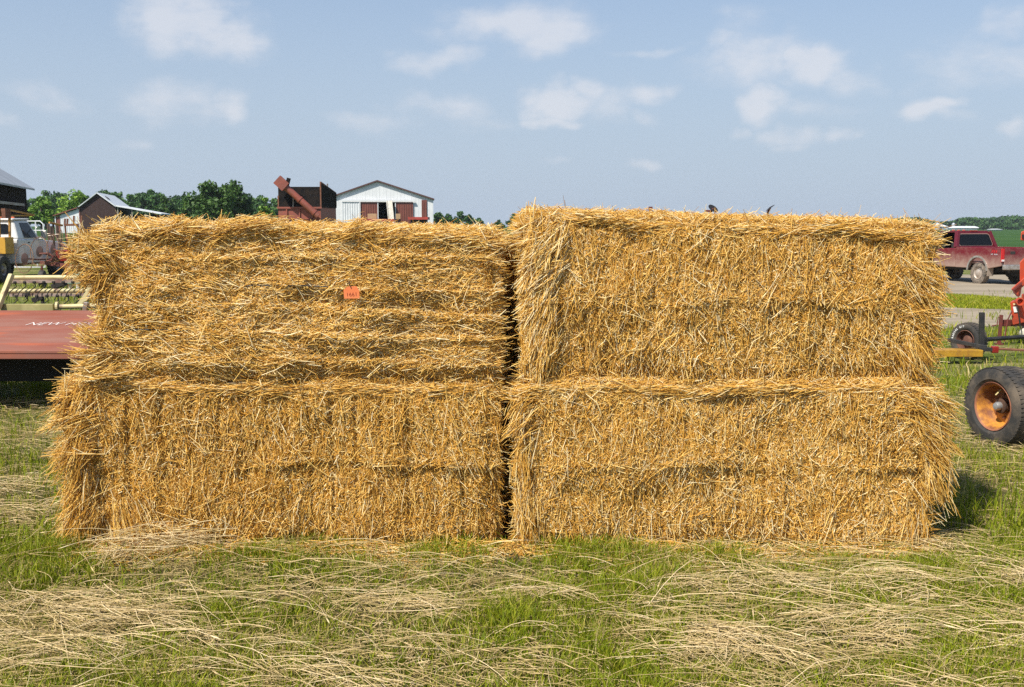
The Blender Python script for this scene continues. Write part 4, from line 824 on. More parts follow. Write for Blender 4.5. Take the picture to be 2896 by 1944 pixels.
# ------------------------------------------------------------------ shared vehicle pieces
RUBBER = paint('tyre_rubber', (.030, .029, .028), (.075, .068, .058), scale=5, rough=.85, bump=.002); RUBBERD = paint('muddy_tyre', (.06, .055, .048), (.24, .19, .145), scale=7, rough=.9, lo=.35, hi=.6)
GLASS = paint('dark_glass', (.008, .009, .010), rough=.12, spec=.22); CHROME = paint('dusty_chrome', (.55, .52, .48), (.38, .33, .28), scale=6, rough=.35, metal=.7)
UNDER = paint('chassis_black', (.015, .014, .013), (.035, .03, .025), scale=8, rough=.9)
def tyre_mb(c, ax, r_out, r_in, w_, tread=0, seg=40, blocks=36):
    mb = MB(); h = w_ / 2
    mb.lathe([(r_in, -h * .72), (r_in + .25 * (r_out - r_in), -h * .98), (r_in + .62 * (r_out - r_in), -h), (r_out * .965, -h * .86), (r_out * .995, -h * .6), (r_out, 0), (r_out * .995, h * .6), (r_out * .965, h * .86), (r_in + .62 * (r_out - r_in), h), (r_in + .25 * (r_out - r_in), h * .98), (r_in, h * .72)], c, ax, seg, True)
    if tread:
        c = Vector(c); ax = Vector(ax).normalized(); p = ax.orthogonal().normalized(); q = ax.cross(p)
        for rowi, (o_, l_) in enumerate(((-.72, .34), (-.27, .34), (.2, .34), (.68, .36))):
            for k in range(blocks):
                a = 2 * math.pi * (k + (rowi % 2) * .5) / blocks; d = p * math.cos(a) + q * math.sin(a); tdir = -p * math.sin(a) + q * math.cos(a)
                rr = r_out * (.985 if abs(o_) > .6 else 1.0); cc = c + d * rr + ax * (o_ * h)
                m = Matrix((tdir, ax, d)).transposed(); mb.box(cc, (2 * math.pi * r_out / blocks * .62, l_ * h * 1.15, tread), m)
    return mb
def slab(mb, pts, n, th): mb.prism(pts, Vector(n) * .004, Vector(n) * th)
def rounded(pts, r, k=4):
    out = []; n = len(pts)
    for i in range(n):
        p = Vector(pts[i]); a = Vector(pts[i-1]) - p; b = Vector(pts[(i+1) % n]) - p; ra = min(r, a.length * .45); rb = min(r, b.length * .45)
        A = p + a.normalized() * ra; B = p + b.normalized() * rb
        for j in range(k + 1):
            t = j / k; out.append(A * (1-t)**2 + p * 2 * t * (1-t) + B * t * t)
    return out
def dusty_paint(name, c1, dust, z0, z1, rough=.4):
    """road dust caked on the lower panels"""
    m, nt, b = newmat(name); L = nt.links.new; b.inputs['Roughness'].default_value = rough
    tx = nt.nodes.new('ShaderNodeTexCoord'); sp = nt.nodes.new('ShaderNodeSeparateXYZ'); L(tx.outputs['Object'], sp.inputs[0])
    n = nt.nodes.new('ShaderNodeTexNoise'); n.inputs['Scale'].default_value = 4; n.inputs['Detail'].default_value = 8; n.inputs['Roughness'].default_value = .7; L(tx.outputs['Object'], n.inputs[0])
    r = nt.nodes.new('ShaderNodeMapRange'); r.inputs[1].default_value = z1; r.inputs[2].default_value = z0; L(sp.outputs[2], r.inputs[0])
    a = nt.nodes.new('ShaderNodeMath'); a.operation = 'MULTIPLY_ADD'; a.use_clamp = True; L(n.outputs['Fac'], a.inputs[0]); a.inputs[1].default_value = 1.3; 
    s_ = nt.nodes.new('ShaderNodeMath'); s_.operation = 'SUBTRACT'; L(r.outputs[0], s_.inputs[0]); s_.inputs[1].default_value = .62; L(s_.outputs[0], a.inputs[2])
    x = nt.nodes.new('ShaderNodeMix'); x.data_type = 'RGBA'; L(a.outputs[0], x.inputs[0]); x.inputs[6].default_value = (*c1, 1); x.inputs[7].default_value = (*dust, 1); L(x.outputs[2], b.inputs['Base Color'])
    return m
REDTRUCK = dusty_paint('maroon_truck_paint', (.14, .007, .014), (.32, .21, .165), .66, 1.22); REDTOP = paint('maroon_paint', (.115, .006, .013), (.11, .014, .018), scale=4, rough=.3)
# ------------------------------------------------------------------ maroon pickup
th = R(16); w0 = at(2766, 803, 40.2); g = gz(w0.x, 40.2)
Rm = Matrix.Rotation(th, 3, 'Z'); off = Rm @ Vector((-.93, 0, 0)); loc = Vector((w0.x - off.x, 40.2 - off.y, g))
r = empty('pickup_truck', loc, th, 'dusty maroon pickup parked on the gravel right of the right stack', 'pickup truck')
def arch(cy, cz, rad, n=12): return [(cy + rad * math.cos(a), cz + rad * math.sin(a)) for a in np.linspace(math.pi, 0, n)]
lo, top = .60, 1.40
side = [(-1.22, .72)] + [(-.52, lo)] + [p for p in arch(0, .52, .50) if p[1] > lo] + [(.55, lo), (1.26, lo), (1.26, top), (-1.22, top)]
mb = MB()
for sx in (-1, 1): mb.prism([(sx * 1.0, y, z) for y, z in side], (0, 0, 0), (-sx * .10, 0, 0))
mb.box((0, 1.21, 1.0), (1.8, .08, .78)); mb.box((0, 0, .82), (1.8, 2.40, .10)); mb.build('bed', REDTRUCK, r, bevel=.02)
mb = MB(); mb.box((0, -1.245, 1.08), (1.72, .05, .62)); mb.build('tailgate', REDTRUCK, r, bevel=.015)
mb = MB(); mb.box((-.52, -1.275, 1.22), (.22, .02, .10)); mb.build('tailgate_handle', UNDER, r, bevel=.01)
for sx in (-1, 1):
    mb = MB(); mb.box((sx * .93, -1.232, 1.12), (.13, .04, .50)); mb.build('tail_light', paint('tail_red', (.50, .012, .012), rough=.25), r, bevel=.01)
    mb = MB(); mb.box((sx * .93, -1.255, .93), (.12, .02, .07)); mb.build('reverse_light', paint('lamp_white', (.7, .68, .65), rough=.3), r)
    mb = MB()
    pts = arch(0, .52, .50, 14); pts2 = arch(0, .52, .57, 14)
    for i in range(13): mb.prism([(sx * 1.0, pts[i][0], pts[i][1]), (sx * 1.0, pts[i+1][0], pts[i+1][1]), (sx * 1.0, pts2[i+1][0], pts2[i+1][1]), (sx * 1.0, pts2[i][0], pts2[i][1])], (0, 0, 0), (sx * .035, 0, 0))
    mb.build('wheel_arch_trim', CHROME, r)
mb = MB(); mb.box((0, -1.36, .68), (1.95, .16, .20)); mb.build('rear_bumper', CHROME, r, bevel=.03)
mb = MB(); mb.box((.0, -1.33, .70), (.34, .14, .22)); mb.build('bumper_step', paint('bright_bumper', (.75, .73, .70), rough=.4), r, bevel=.01)
cabz = [(1.30, .60), (3.05, .60), (3.05, 1.28), (1.30, 1.36)]
mb = MB(); mb.prism([(-.98, y, z) for y, z in cabz], (0, 0, 0), (1.96, 0, 0)); mb.build('cab_body', REDTRUCK, r, bevel=.03)
hood = [(3.06, .60), (3.1, .60)] + [p for p in arch(3.55, .52, .50) if p[1] > .6] + [(4.12, .60), (4.40, .65), (4.42, 1.08), (4.2, 1.20), (3.06, 1.30)]
mb = MB(); mb.prism([(-.97, y, z) for y, z in hood], (0, 0, 0), (1.94, 0, 0)); mb.build('hood', REDTRUCK, r, bevel=.03)
B0 = [(-.93, 1.33, 1.37), (.93, 1.33, 1.37), (.93, 3.02, 1.30), (-.93, 3.02, 1.30)]; T0 = [(-.74, 1.52, 2.0), (.74, 1.52, 2.0), (.74, 2.42, 2.0), (-.74, 2.42, 2.0)]
# roof and pillars as a frame so that one can see through the side windows
mb = MB(); mb.prism(rounded([(-.74, 1.50, 1.97), (.74, 1.50, 1.97), (.74, 2.44, 1.97), (-.74, 2.44, 1.97)], .12), (0, 0, -.02), (0, 0, .085)); mb.build('cab_roof', REDTOP, r, bevel=.03)
for i in range(4): mb = MB(); a = Vector(B0[i]); b = Vector(T0[i]); mb.bar(a, b, .13 if i in (0, 1) else .08, .17 if i in (0, 1) else .08, (0, 1, 0)); mb.build('pillar', REDTOP, r, bevel=.015)
nb = Vector((0, -1, .3)).normalized()
mb = MB(); f = lambda x, z: (x, 1.33 + (z - 1.37) * (.19 / .63) - .02, z)
mb.prism(rounded([f(-.90, 1.36), f(.90, 1.36), f(.75, 1.99), f(-.75, 1.99)], .06), (0, 0, 0), (0, .05, 0)); mb.build('rear_panel', REDTOP, r)
mb = MB(); mb.prism(rounded([f(-.82, 1.44), f(.82, 1.44), f(.70, 1.92), f(-.70, 1.92)], .10), (0, -.012, 0), (0, .01, 0)); mb.build('rear_window_seal', paint('seal_dust', (.32, .20, .16), rough=.7), r)
mb = MB(); mb.prism(rounded([f(-.79, 1.46), f(.79, 1.46), f(.675, 1.90), f(-.675, 1.90)], .09), (0, -.024, 0), (0, .01, 0)); o = mb.build('rear_window', GLASS, r)
mb = MB(); mb.box((0, 1.35 + .12, 1.68), (.02, .02, .44)); 
mb = MB(); mb.box((0, 1.50, 2.02), (.34, .06, .05)); mb.build('brake_light', paint('brake_lamp', (.25, .01, .01), rough=.3), r, bevel=.01)
for k in range(3): mb = MB(); mb.box((-.25 + k * .25, 2.38, 2.05), (.09, .07, .035)); mb.build('roof_marker', paint('amber', (.6, .12, .03), rough=.4), r, bevel=.008)
ws_ = [(-.90, 3.02, 1.31), (.90, 3.02, 1.31), (.72, 2.43, 1.98), (-.72, 2.43, 1.98)]
mb = MB(); mb.prism(ws_, (0, .02, 0), (0, .015, 0)); mb.build('windscreen', GLASS, r)
for k in (-.45, .45): mb = MB(); mb.box((k, 1.85, 1.30), (.5, .14, .5)); mb.box((k, 1.80, 1.62), (.26, .10, .2)); mb.build('seat', UNDER, r, bevel=.03)
for sx in (-1, 1):
    mb = MB(); mb.box((sx * 1.12, 2.75, 1.42), (.20, .10, .26)); mb.bar((sx * .95, 2.8, 1.34), (sx * 1.05, 2.76, 1.36), .05, .05); mb.build('mirror', UNDER, r, bevel=.02)
    for yw in (0, 3.55):
        wb = tyre_mb((sx * .86, yw, .40), (1, 0, 0), .40, .225, .26, .018, 32, 26).build('wheel', RUBBERD, r, True)
        mb = MB(); s_ = sx; mb.lathe([(.228, .06 * s_), (.215, .11 * s_), (.19, .07 * s_), (.12, .085 * s_), (.075, .12 * s_), (0, .12 * s_)], (sx * .86, yw, .40), (1, 0, 0), 20)
        mb.lathe([(.22, .05), (.22, -.05)], (sx * .86, yw, .40), (1, 0, 0), 20); mb.build('rim', paint('dusty_alloy', (.50, .44, .38), (.36, .29, .23), scale=9, rough=.5, metal=.3), wb, True)
    mb = MB(); mb.box((sx * .88, -.56, .50), (.26, .03, .36)); mb.build('mud_flap', paint('mud_flap_dust', (.30, .24, .19), (.2, .16, .12), scale=6, rough=.9), r)
mb = MB(); mb.box((0, 1.4, .55), (1.1, 5.2, .14)); mb.bar((-.8, 0, .4), (.8, 0, .4), .12, .12); mb.bar((-.8, 3.55, .4), (.8, 3.55, .4), .12, .12); mb.lathe([(0, -.2), (.2, -.2), (.2, .2), (0, .2)], (.0, -.75, .48), (1, 0, 0), 14); mb.build('chassis', UNDER, r)
DEC = paint('decal_red', (.62, .03, .03), rough=.4); DECG = paint('decal_grey', (.55, .55, .55), rough=.4)
TXM = Matrix.Translation((-1.004, -.86, 1.25)) @ Matrix.Rotation(R(-90), 4, 'Z') @ Matrix.Rotation(R(90), 4, 'X')
text_part('side_lettering', 'FX4', .17, TXM, DEC, r, .003, .25)
text_part('side_sublettering', 'OFF', .065, Matrix.Translation((0, .10, -.10)) @ TXM, DECG, r, .003)
text_part('side_sublettering', 'ROAD', .065, Matrix.Translation((0, -.10, -.10)) @ TXM, DECG, r, .003)

# ------------------------------------------------------------------ white flatbed truck
th = R(0.5); c0 = at(55, 674, 33.5); Rm = Matrix.Rotation(th, 3, 'Z'); off = Rm @ Vector((.98, 0, 0)); loc = Vector((c0.x - off.x, 33.5 - off.y, 0)); loc.z = gz(loc.x, loc.y)
r = empty('flatbed_truck', loc, th, 'white work truck with a yellow box bed, behind the wheel rake at left', 'truck')
WT = paint('truck_white', (.70, .70, .69), (.60, .60, .60), scale=1.5, rough=.35); YEL = paint('yellow_truck_bed', (.58, .31, .03), (.50, .25, .03), scale=1.4, rough=.5, c3=(.30, .14, .03), scale3=5, amt3=.6)
lower = [(0, .55), (2.3, .55)] + [p for p in arch(2.85, .45, .48) if p[1] > .56] + [(3.4, .58), (3.62, .62), (3.64, 1.12), (3.45, 1.20), (1.72, 1.30), (0, 1.34)]
mb = MB(); mb.prism([(-.98, y, z) for y, z in lower], (0, 0, 0), (1.96, 0, 0)); mb.build('body', WT, r, bevel=.04)
mb = MB(); mb.add([(-.95, 0, 1.33), (.95, 0, 1.33), (.95, 1.62, 1.30), (-.95, 1.62, 1.30), (-.78, .12, 1.93), (.78, .12, 1.93), (.78, 1.05, 1.95), (-.78, 1.05, 1.95)], [(0, 1, 5, 4), (1, 2, 6, 5), (2, 3, 7, 6), (3, 0, 4, 7), (4, 5, 6, 7), (3, 2, 1, 0)]); mb.build('cab', WT, r, bevel=.05)
mb = MB(); mb.prism(rounded([(-.80, 0, 1.93), (.80, 0, 1.93), (.80, 1.14, 1.95), (-.80, 1.14, 1.95)], .1), (0, .05, 0), (0, 0, .06)); mb.build('cab_roof', WT, r, bevel=.02)
fr = lambda x, z: (x, (z - 1.33) * .2 - .004, z)
mb = MB(); mb.prism(rounded([fr(-.66, 1.50), fr(.66, 1.50), fr(.60, 1.82), fr(-.60, 1.82)], .09), (0, -.012, 0), (0, .010, 0)); o = mb.build('rear_window', GLASS, r)
# white outline emblem on the rear window
cross = [(-.30, -.045), (-.10, -.045), (-.075, -.11), (.13, -.11), (.115, -.045), (.33, -.045), (.30, .045), (.10, .045), (.075, .11), (-.13, .11), (-.115, .045), (-.33, .045)]
mb = MB(); fx = lambda p: Vector(fr(p[0] * .92, 1.66 + p[1])) + Vector((0, -.022, 0))
for i in range(len(cross)): mb.bar(fx(cross[i]), fx(cross[(i + 1) % len(cross)]), .006, .026, (0, 0, 1)) if abs(cross[i][1] - cross[(i + 1) % len(cross)][1]) < .01 else mb.bar(fx(cross[i]), fx(cross[(i + 1) % len(cross)]), .026, .006, (0, 1, 0))
mb.build('emblem', paint('emblem_white', (.85, .85, .84), rough=.5), r)
for sx in (-1, 1):
    X_ = lambda z: sx * (.95 - (z - 1.33) * .17 / .6 + .006)
    mb = MB(); mb.prism([(X_(1.38), .42, 1.38), (X_(1.38), 1.36, 1.36), (X_(1.86), .98, 1.86), (X_(1.86), .40, 1.86)], (0, 0, 0), (sx * .012, 0, 0)); mb.build('side_window', GLASS, r)
    mb = MB(); mb.box((sx * 1.20, 1.30, 1.48), (.18, .08, .26)); mb.build('mirror', CHROME, r, bevel=.02)
    mb = MB(); mb.tube([(sx * .98, 1.35, 1.30), (sx * 1.22, 1.32, 1.30), (sx * 1.22, 1.30, 1.62), (sx * .93, 1.32, 1.72)], .014, 6); mb.build('mirror_arm', CHROME, r)
    mb = MB(); mb.box((sx * .985, .62, 1.22), (.02, .16, .035)); mb.build('door_handle', UNDER, r)
    mb = MB(); mb.prism([(sx * .985, .30, .62), (sx * .985, 1.42, .62), (sx * .985, 1.42, 1.29), (sx * .985, .30, 1.30)], (0, 0, 0), (sx * .006, 0, 0)); mb.build('door', WT, r)
for k in range(5): mb = MB(); mb.box((-.62 + k * .31, .30 if k not in (0, 4) else .4, 2.03), (.09, .07, .04)); mb.build('roof_marker', bpy.data.materials['amber'], r, bevel=.008)
mb = MB(); mb.prism([(-.70, 1.64, 1.36), (.70, 1.64, 1.36), (.68, 1.10, 1.9), (-.68, 1.10, 1.9)], (0, .03, .01), (0, .012, 0)); mb.build('windscreen', GLASS, r)
mb = MB(); mb.prism([(-1.12, -.72, .88), (-1.12, -.14, .88), (-1.12, -.14, 1.40), (-1.12, -.72, 1.40)], (0, 0, 0), (1.98, 0, 0)); mb.build('box_bed', YEL, r, bevel=.012)
mb = MB(); mb.box((-.1, -1.7, .82), (1.9, 2.0, .10)); mb.build('deck', UNDER, r)
RACK = paint('rack_yellow', (.48, .27, .05), (.30, .15, .04), scale=7, rough=.7)
for x_, y_ in ((.66, -.6), (.80, -.2), (-1.0, -.6), (-1.0, -.2)): mb = MB(); mb.bar((x_ - .03, y_, 1.40), (x_, y_, 2.26), .06, .06); mb.build('rack_post', RACK, r)
mb = MB(); mb.bar((-1.05, -.6, 2.10), (.66, -.6, 2.10), .05, .06); mb.bar((.80, -.2, 2.08), (.80, 1.4, 2.10), .05, .05); mb.bar((.80, -.2, 2.26), (.86, 1.4, 2.12), .05, .05); mb.bar((-1.05, -.2, 2.1), (-1.05, 1.4, 2.1), .05, .05); mb.build('rack_rail', RACK, r)
mb = MB(); mb.box((.78, -.40, 2.15), (.13, .36, .30)); mb.build('rack_block', RUST, r)
for sx in (-1, 1):
    for yw, xx in ((-1.35, .98), (2.85, .86)):
        wb = tyre_mb((sx * xx, yw, .42), (1, 0, 0), .42, .22, .30 if yw < 0 else .25, .016, 30, 26).build('wheel', RUBBER, r, True)
        mb = MB(); mb.lathe([(.22, .06 * sx), (.19, .09 * sx), (.12, .05 * sx), (.07, .10 * sx), (0, .10 * sx)], (sx * xx, yw, .42), (1, 0, 0), 18); mb.build('rim', STEEL, wb, True)
mb = MB(); mb.box((0, .9, .55), (1.0, 5.0, .16)); mb.bar((-.9, -1.35, .42), (.9, -1.35, .42), .14, .14); mb.build('chassis', UNDER, r)
mb = MB(); mb.box((0, 3.72, .62), (1.9, .1, .18)); mb.build('front_bumper', CHROME, r, bevel=.02)

# ------------------------------------------------------------------ wheel rake
RAKERED = paint('rake_dark_red', (.115, .022, .018), (.17, .06, .035), scale=8, rough=.75); TINE = paint('rusty_wire', (.26, .15, .085), (.13, .06, .04), scale=6, rough=.7, metal=.2); DISC = paint('rake_disc', (.024, .010, .009), (.045, .018, .013), scale=7, rough=.85)
base = at(150, 760, 30.0); g = gz(base.x, 30.0)
r = empty('wheel_rake', (base.x, 30.0, g), 0, 'rusty hay rake with tall spoked wire wheels, in front of the white truck', 'hay rake')
lc = Vector(r.location)
def rake_wheel(px, py, Y, rad, yaw, tip):
    c = at(px, py, Y) - lc; ax = Vector((math.sin(yaw), -math.cos(yaw), tip)).normalized(); p = ax.orthogonal().normalized(); q = ax.cross(p)
    mb = MB(); ring = [c + (p * math.cos(a) + q * math.sin(a)) * rad for a in np.linspace(0, 2 * math.pi, 37)]; mb.tube(ring, .011, 6); w_ = mb.build('rake_wheel', TINE, r, True)
    mb = MB()
    for k in range(30):
        a = 2 * math.pi * k / 30; d = p * math.cos(a) + q * math.sin(a); t_ = -p * math.sin(a) + q * math.cos(a)
        mb.tube([c + d * .15, c + d * rad * .7 + t_ * .01 + ax * .01, c + d * rad + t_ * .02, c + d * rad * 1.13 + t_ * .07 + ax * .03], .0032, 4)
    mb.build('tine_set', TINE, w_, True)
    mb = MB(); mb.lathe([(0, -.03), (.15, -.02), (.155, 0), (.05, .05), (0, .05)], c, ax, 20); mb.build('disc', DISC, w_, True)
    return c, ax
cs = [rake_wheel(69, 732, 29.0, .40, -.55, .1), rake_wheel(111, 712, 30.2, .42, -.55, .1), rake_wheel(149, 704, 31.4, .42, -.75, .08), rake_wheel(172, 690, 32.4, .42, -1.0, .05)]
for (c, ax), (ex, ey) in zip(cs, ((150, 733), (153, 725), (195, 718), (200, 706))):
    e = at(ex, ey, 30.4) - lc; mb = MB(); mb.tube([c, c.lerp(e, .45) + Vector((0, 0, -.02)), e, e + Vector((.02, .3, -.12))], .022, 8); mb.build('wheel_arm', RAKERED, r, True)
mb = MB(); a_ = at(116, 743, 30.6) - lc; b__ = at(250, 759, 29.6) - lc; mb.bar(a_, b__, .09, .10); mb.build('frame_beam', RAKERED, r)
mb = MB(); mb.tube([at(112, 718, 30) - lc, at(140, 717, 30) - lc, at(150, 727, 30) - lc, at(146, 736, 30) - lc, at(128, 740, 30) - lc], .025, 8); mb.build('bent_arm', RAKERED, r, True)
mb = MB(); e = at(188, 754, 29.6) - lc; mb.bar(e, (e.x + .05, e.y, -g * 0), .06, .06); mb.build('stand', RAKERED, r)
for px in (118, 240):
    e = at(px, 752, 30.3) - lc; mb = tyre_mb((e.x, e.y, .26), (1, .2, 0), .26, .14, .16, 0, 24); wb = mb.build('wheel', RUBBER, r, True); mb = MB(); mb.lathe([(.14, .03), (.05, .06), (0, .06)], (e.x, e.y, .26), (1, .2, 0), 14); mb.build('rim', OLDWHITE, wb, True)
    mb = MB(); mb.bar(e, (e.x, e.y, .26), .05, .05); mb.build('wheel_leg', RAKERED, r)
# pale green board and grey parts lying beside the rake
GREENB = paint('pale_green_paint', (.22, .33, .22), (.30, .38, .27), scale=3, rough=.7)
a_ = at(196, 742, 27.5); b__ = at(262, 744, 27.5); g = gz(a_.x, 27.5); r = empty('green_panel', ((a_.x + b__.x) / 2, 27.5, g), 0, 'pale green panel lying on low props beside the wheel rake', 'panel')
wd = (b__.x - a_.x); mb = MB(); mb.box((0, 0, .42), (wd, .9, .05), Matrix.Rotation(R(14), 3, 'X')); mb.build('board', GREENB, r, bevel=.006)
for s in (-1, 1): mb = MB(); mb.bar((s * wd * .35, -.2, 0), (s * wd * .35, -.2, .37), .07, .07); mb.bar((s * wd * .35, .25, 0), (s * wd * .35, .25, .47), .07, .07); mb.build('prop', OLDWHITE, r)

# cattle gate, posts and old pole behind the truck
p0, p1 = at(78, 626, 41), at(122, 626, 41); g = gz(p0.x, 41)
r = empty('pipe_gate', (p0.x - .6, 41, g), 0, 'white pipe gate standing behind the white truck', 'gate'); L_ = p1.x - p0.x + .6; hz_ = p0.z - g
mb = MB(); mb.tube([(0, 0, .1), (0, 0, hz_), (L_ - .12, 0, hz_), (L_, 0, hz_ - .12), (L_, 0, .1), (0, 0, .1)], .028, 8); mb.build('gate_frame', WHITE, r, True)
for k in range(5): mb = MB(); zz_ = .3 + k * (hz_ - .35) / 5; mb.tube([(0, 0, zz_), (L_, 0, zz_)], .02, 6); mb.build('gate_bar', WHITE, r, True)
mb = MB(); mb.tube([(L_ - .3, 0, .1), (L_ - .3, 0, hz_)], .025, 8); mb.build('gate_upright', WHITE, r, True)
GP = paint('dark_post', (.05, .035, .026), (.09, .06, .045), scale=5, rough=.95)
for px, yt, Y, lb in ((136, 634, 38.5, 'dark wooden post right of the white pipe gate'), (143, 640, 38, 'leaning dark post beside the pipe gate'), (160, 634, 37, 'slim dark post left of the rake tops, before the white lean-to')):
    p = at(px, yt, Y); g = gz(p.x, Y); o = empty('fence_post', (p.x, Y, g), 0, lb, 'post', 'posts behind the truck'); mb = MB(); mb.tube([(0, 0, -.1), (.03, 0, (p.z - g) * .5), (0, .01, p.z - g)], [.07, .06, .055], 8); mb.build('shaft', GP, o, True)
    mb = MB(); mb.tube([(-.09, -.06, (p.z - g) * .8), (.09, -.06, (p.z - g) * .8)], .012, 5); mb.build('wire_staple', STEEL, o)
a_ = at(139, 630, 35); b__ = at(176, 638, 35.6); g = gz(a_.x, 35); o = empty('yellow_pole', (a_.x, 35, g), 0, 'yellow pole on a forked prop, sloping toward the straw', 'pole'); q = Vector(o.location); mb = MB(); mb.tube([a_ - q, b__ - q], .035, 8); mb.build('rod', RACK, o, True); mb = MB(); m_ = a_.lerp(b__, .3) - q; mb.bar((m_.x, m_.y, 0), (m_.x, m_.y, m_.z - .03), .05, .05); mb.build('prop', GP, o)
# old rusty implement with upright levers before the white lean-to
b = onground(205, 664); b = Vector((at(205, 640, 60).x, 60, gz(at(205, 640, 60).x, 60))); r = empty('lever_implement', b, 0, 'old rusty implement with upright levers before the white lean-to', 'implement'); q = b
mb = MB(); mb.bar(at(182, 637, 60) - q, at(222, 636, 60) - q, .12, .12); mb.build('frame_beam', RUST, r)
for px, yt in ((183, 619), (190, 619), (208, 611), (230, 610)): mb = MB(); mb.bar(at(px, 637, 60) - q, at(px + 1, yt, 60) - q, .09, .07); mb.build('lever', RUST, r)
for px in (184, 220): e = at(px, 637, 60) - q; mb = MB(); mb.lathe([(.48, -.05), (.55, -.05), (.55, .05), (.48, .05)], (e.x, .2, .55), (.9, .4, 0), 20, True); mb.build('wheel', RUST, r, True); mb = MB(); mb.bar((e.x, .1, .5), e, .08, .08); mb.build('leg', RUST, r)
b = at(186, 668, 36); g = gz(b.x, 36); r = empty('red_cart', (b.x + .3, 36, g), .2, 'small bright red cart glimpsed behind the straw fringe', 'cart'); mb = MB(); mb.add([(-.5, -.3, .55), (.5, -.3, .55), (.5, .3, .55), (-.5, .3, .55), (-.6, -.38, .9), (.6, -.38, .9), (.6, .38, .9), (-.6, .38, .9)], [(3, 2, 1, 0), (0, 1, 5, 4), (1, 2, 6, 5), (2, 3, 7, 6), (3, 0, 4, 7)]); mb.build('tray', paint('bright_red', (.55, .03, .02), (.4, .04, .03), scale=5, rough=.5), r)
for s in (-1, 1): mb = tyre_mb((s * .4, 0, .22), (1, 0, 0), .22, .12, .1, 0, 20); mb.build('wheel', RUBBER, r, True); mb = MB(); mb.bar((s * .4, 0, .22), (s * .4, 0, .56), .05, .05); mb.build('leg', RUST, r)
# ------------------------------------------------------------------ red mower conditioner with a yellow reel
DECKRED = paint('faded_deck_red', (.24, .072, .045), (.27, .13, .098), scale=1.6, rough=.75, spec=.2, c3=(.40, .10, .045), scale3=2.2, amt3=.75, stretch=(.5, 2.5, 1), lo=.36, hi=.66)
PYEL = paint('pale_yellow_paint', (.60, .52, .27), (.48, .40, .19), scale=5, rough=.55, c3=(.16, .075, .05), scale3=11, amt3=.9); OLIVE = paint('olive_board', (.30, .27, .10), (.24, .21, .08), scale=4, rough=.7, c3=(.55, .48, .22), scale3=3, amt3=.8)
WOODBAR = paint('weathered_reel_bat', (.33, .25, .20), (.16, .09, .07), scale=9, rough=.85, stretch=(1, 4, 4), c3=(.60, .50, .22), scale3=5, amt3=.8); UNDERBLK = paint('underdeck_black', (.010, .010, .010), rough=.8)
n0, n1 = at(330, 992, 9.5), at(330, 878, 11.0); org = Vector((-5.2, 9.5, 0)); r = empty('mower_conditioner', org, 0, 'red decked hay mower with a yellow tined reel, left of the left stack', 'hay mower')
xl, xr = -7.2, at(372, 900, 10).x; q = lambda x, y, z: Vector((x, y, z)) - org
mb = MB(); mb.prism([q(xl, 9.5, n0.z), q(xr, 9.5, n0.z), q(xr, 11.0, n1.z), q(xl, 11.0, n1.z)], (0, 0, -.03), (0, 0, .03)); mb.build('deck', DECKRED, r, bevel=.006)
mb = MB(); mb.box(q((xl + xr) / 2, 9.52, n0.z - .055), (xr - xl, .03, .05)); mb.build('deck_lip', DECKRED, r, bevel=.005)
mb = MB(); mb.box(q((xl + xr) / 2, 10.15, .42), (xr - xl - .1, .03, .38)); mb.box(q((xl + xr) / 2, 10.9, .50), (xr - xl - .1, .04, .50)); mb.build('shade_curtain', UNDERBLK, r)  # black sheets put in for the deep shade under the deck
for x_ in (xl, xr - .03): mb = MB(); mb.prism([q(x_, 9.65, .30), q(x_, 11.0, .18), q(x_, 11.0, n1.z - .04), q(x_, 9.65, n0.z - .02)], (0, 0, 0), (.03, 0, 0)); mb.build('side_plate', DECKRED, r)
mb = MB(); mb.tube([q(xl + .1, 10.4, .30), q(xr - .1, 10.4, .30)], .10, 12); mb.build('roller', UNDERBLK, r, True)
for x_ in (xl + .5, xr - .5): mb = MB(); mb.box(q(x_, 10.6, .09), (.22, .7, .16)); mb.build('skid', UNDER, r)
sl = math.atan2(n1.z - n0.z, 1.5); tp = at(176, 914, 10.45)
zt = n0.z + (tp.y - 9.5) / 1.5 * (n1.z - n0.z)
LETTER = paint('faded_letters', (.86, .74, .68), (.55, .32, .26), scale=30, rough=.6, lo=.56, hi=.75)
wtxt = .125
M = Matrix.Translation(q(at(70, 914, 10.45).x + .58, 10.43, n0.z + (10.43 - 9.5) / 1.5 * (n1.z - n0.z) + .004)) @ Matrix.Rotation(sl, 4, 'X') @ Matrix.Diagonal((1.22, 1.25, 1, 1))
text_part('deck_lettering', 'NEW HOLLAND', wtxt, M, LETTER, r, .001, .35, off=-.0022)
YR = 11.35; W_ = lambda px, py, Y=YR: at(px, py, Y) - org
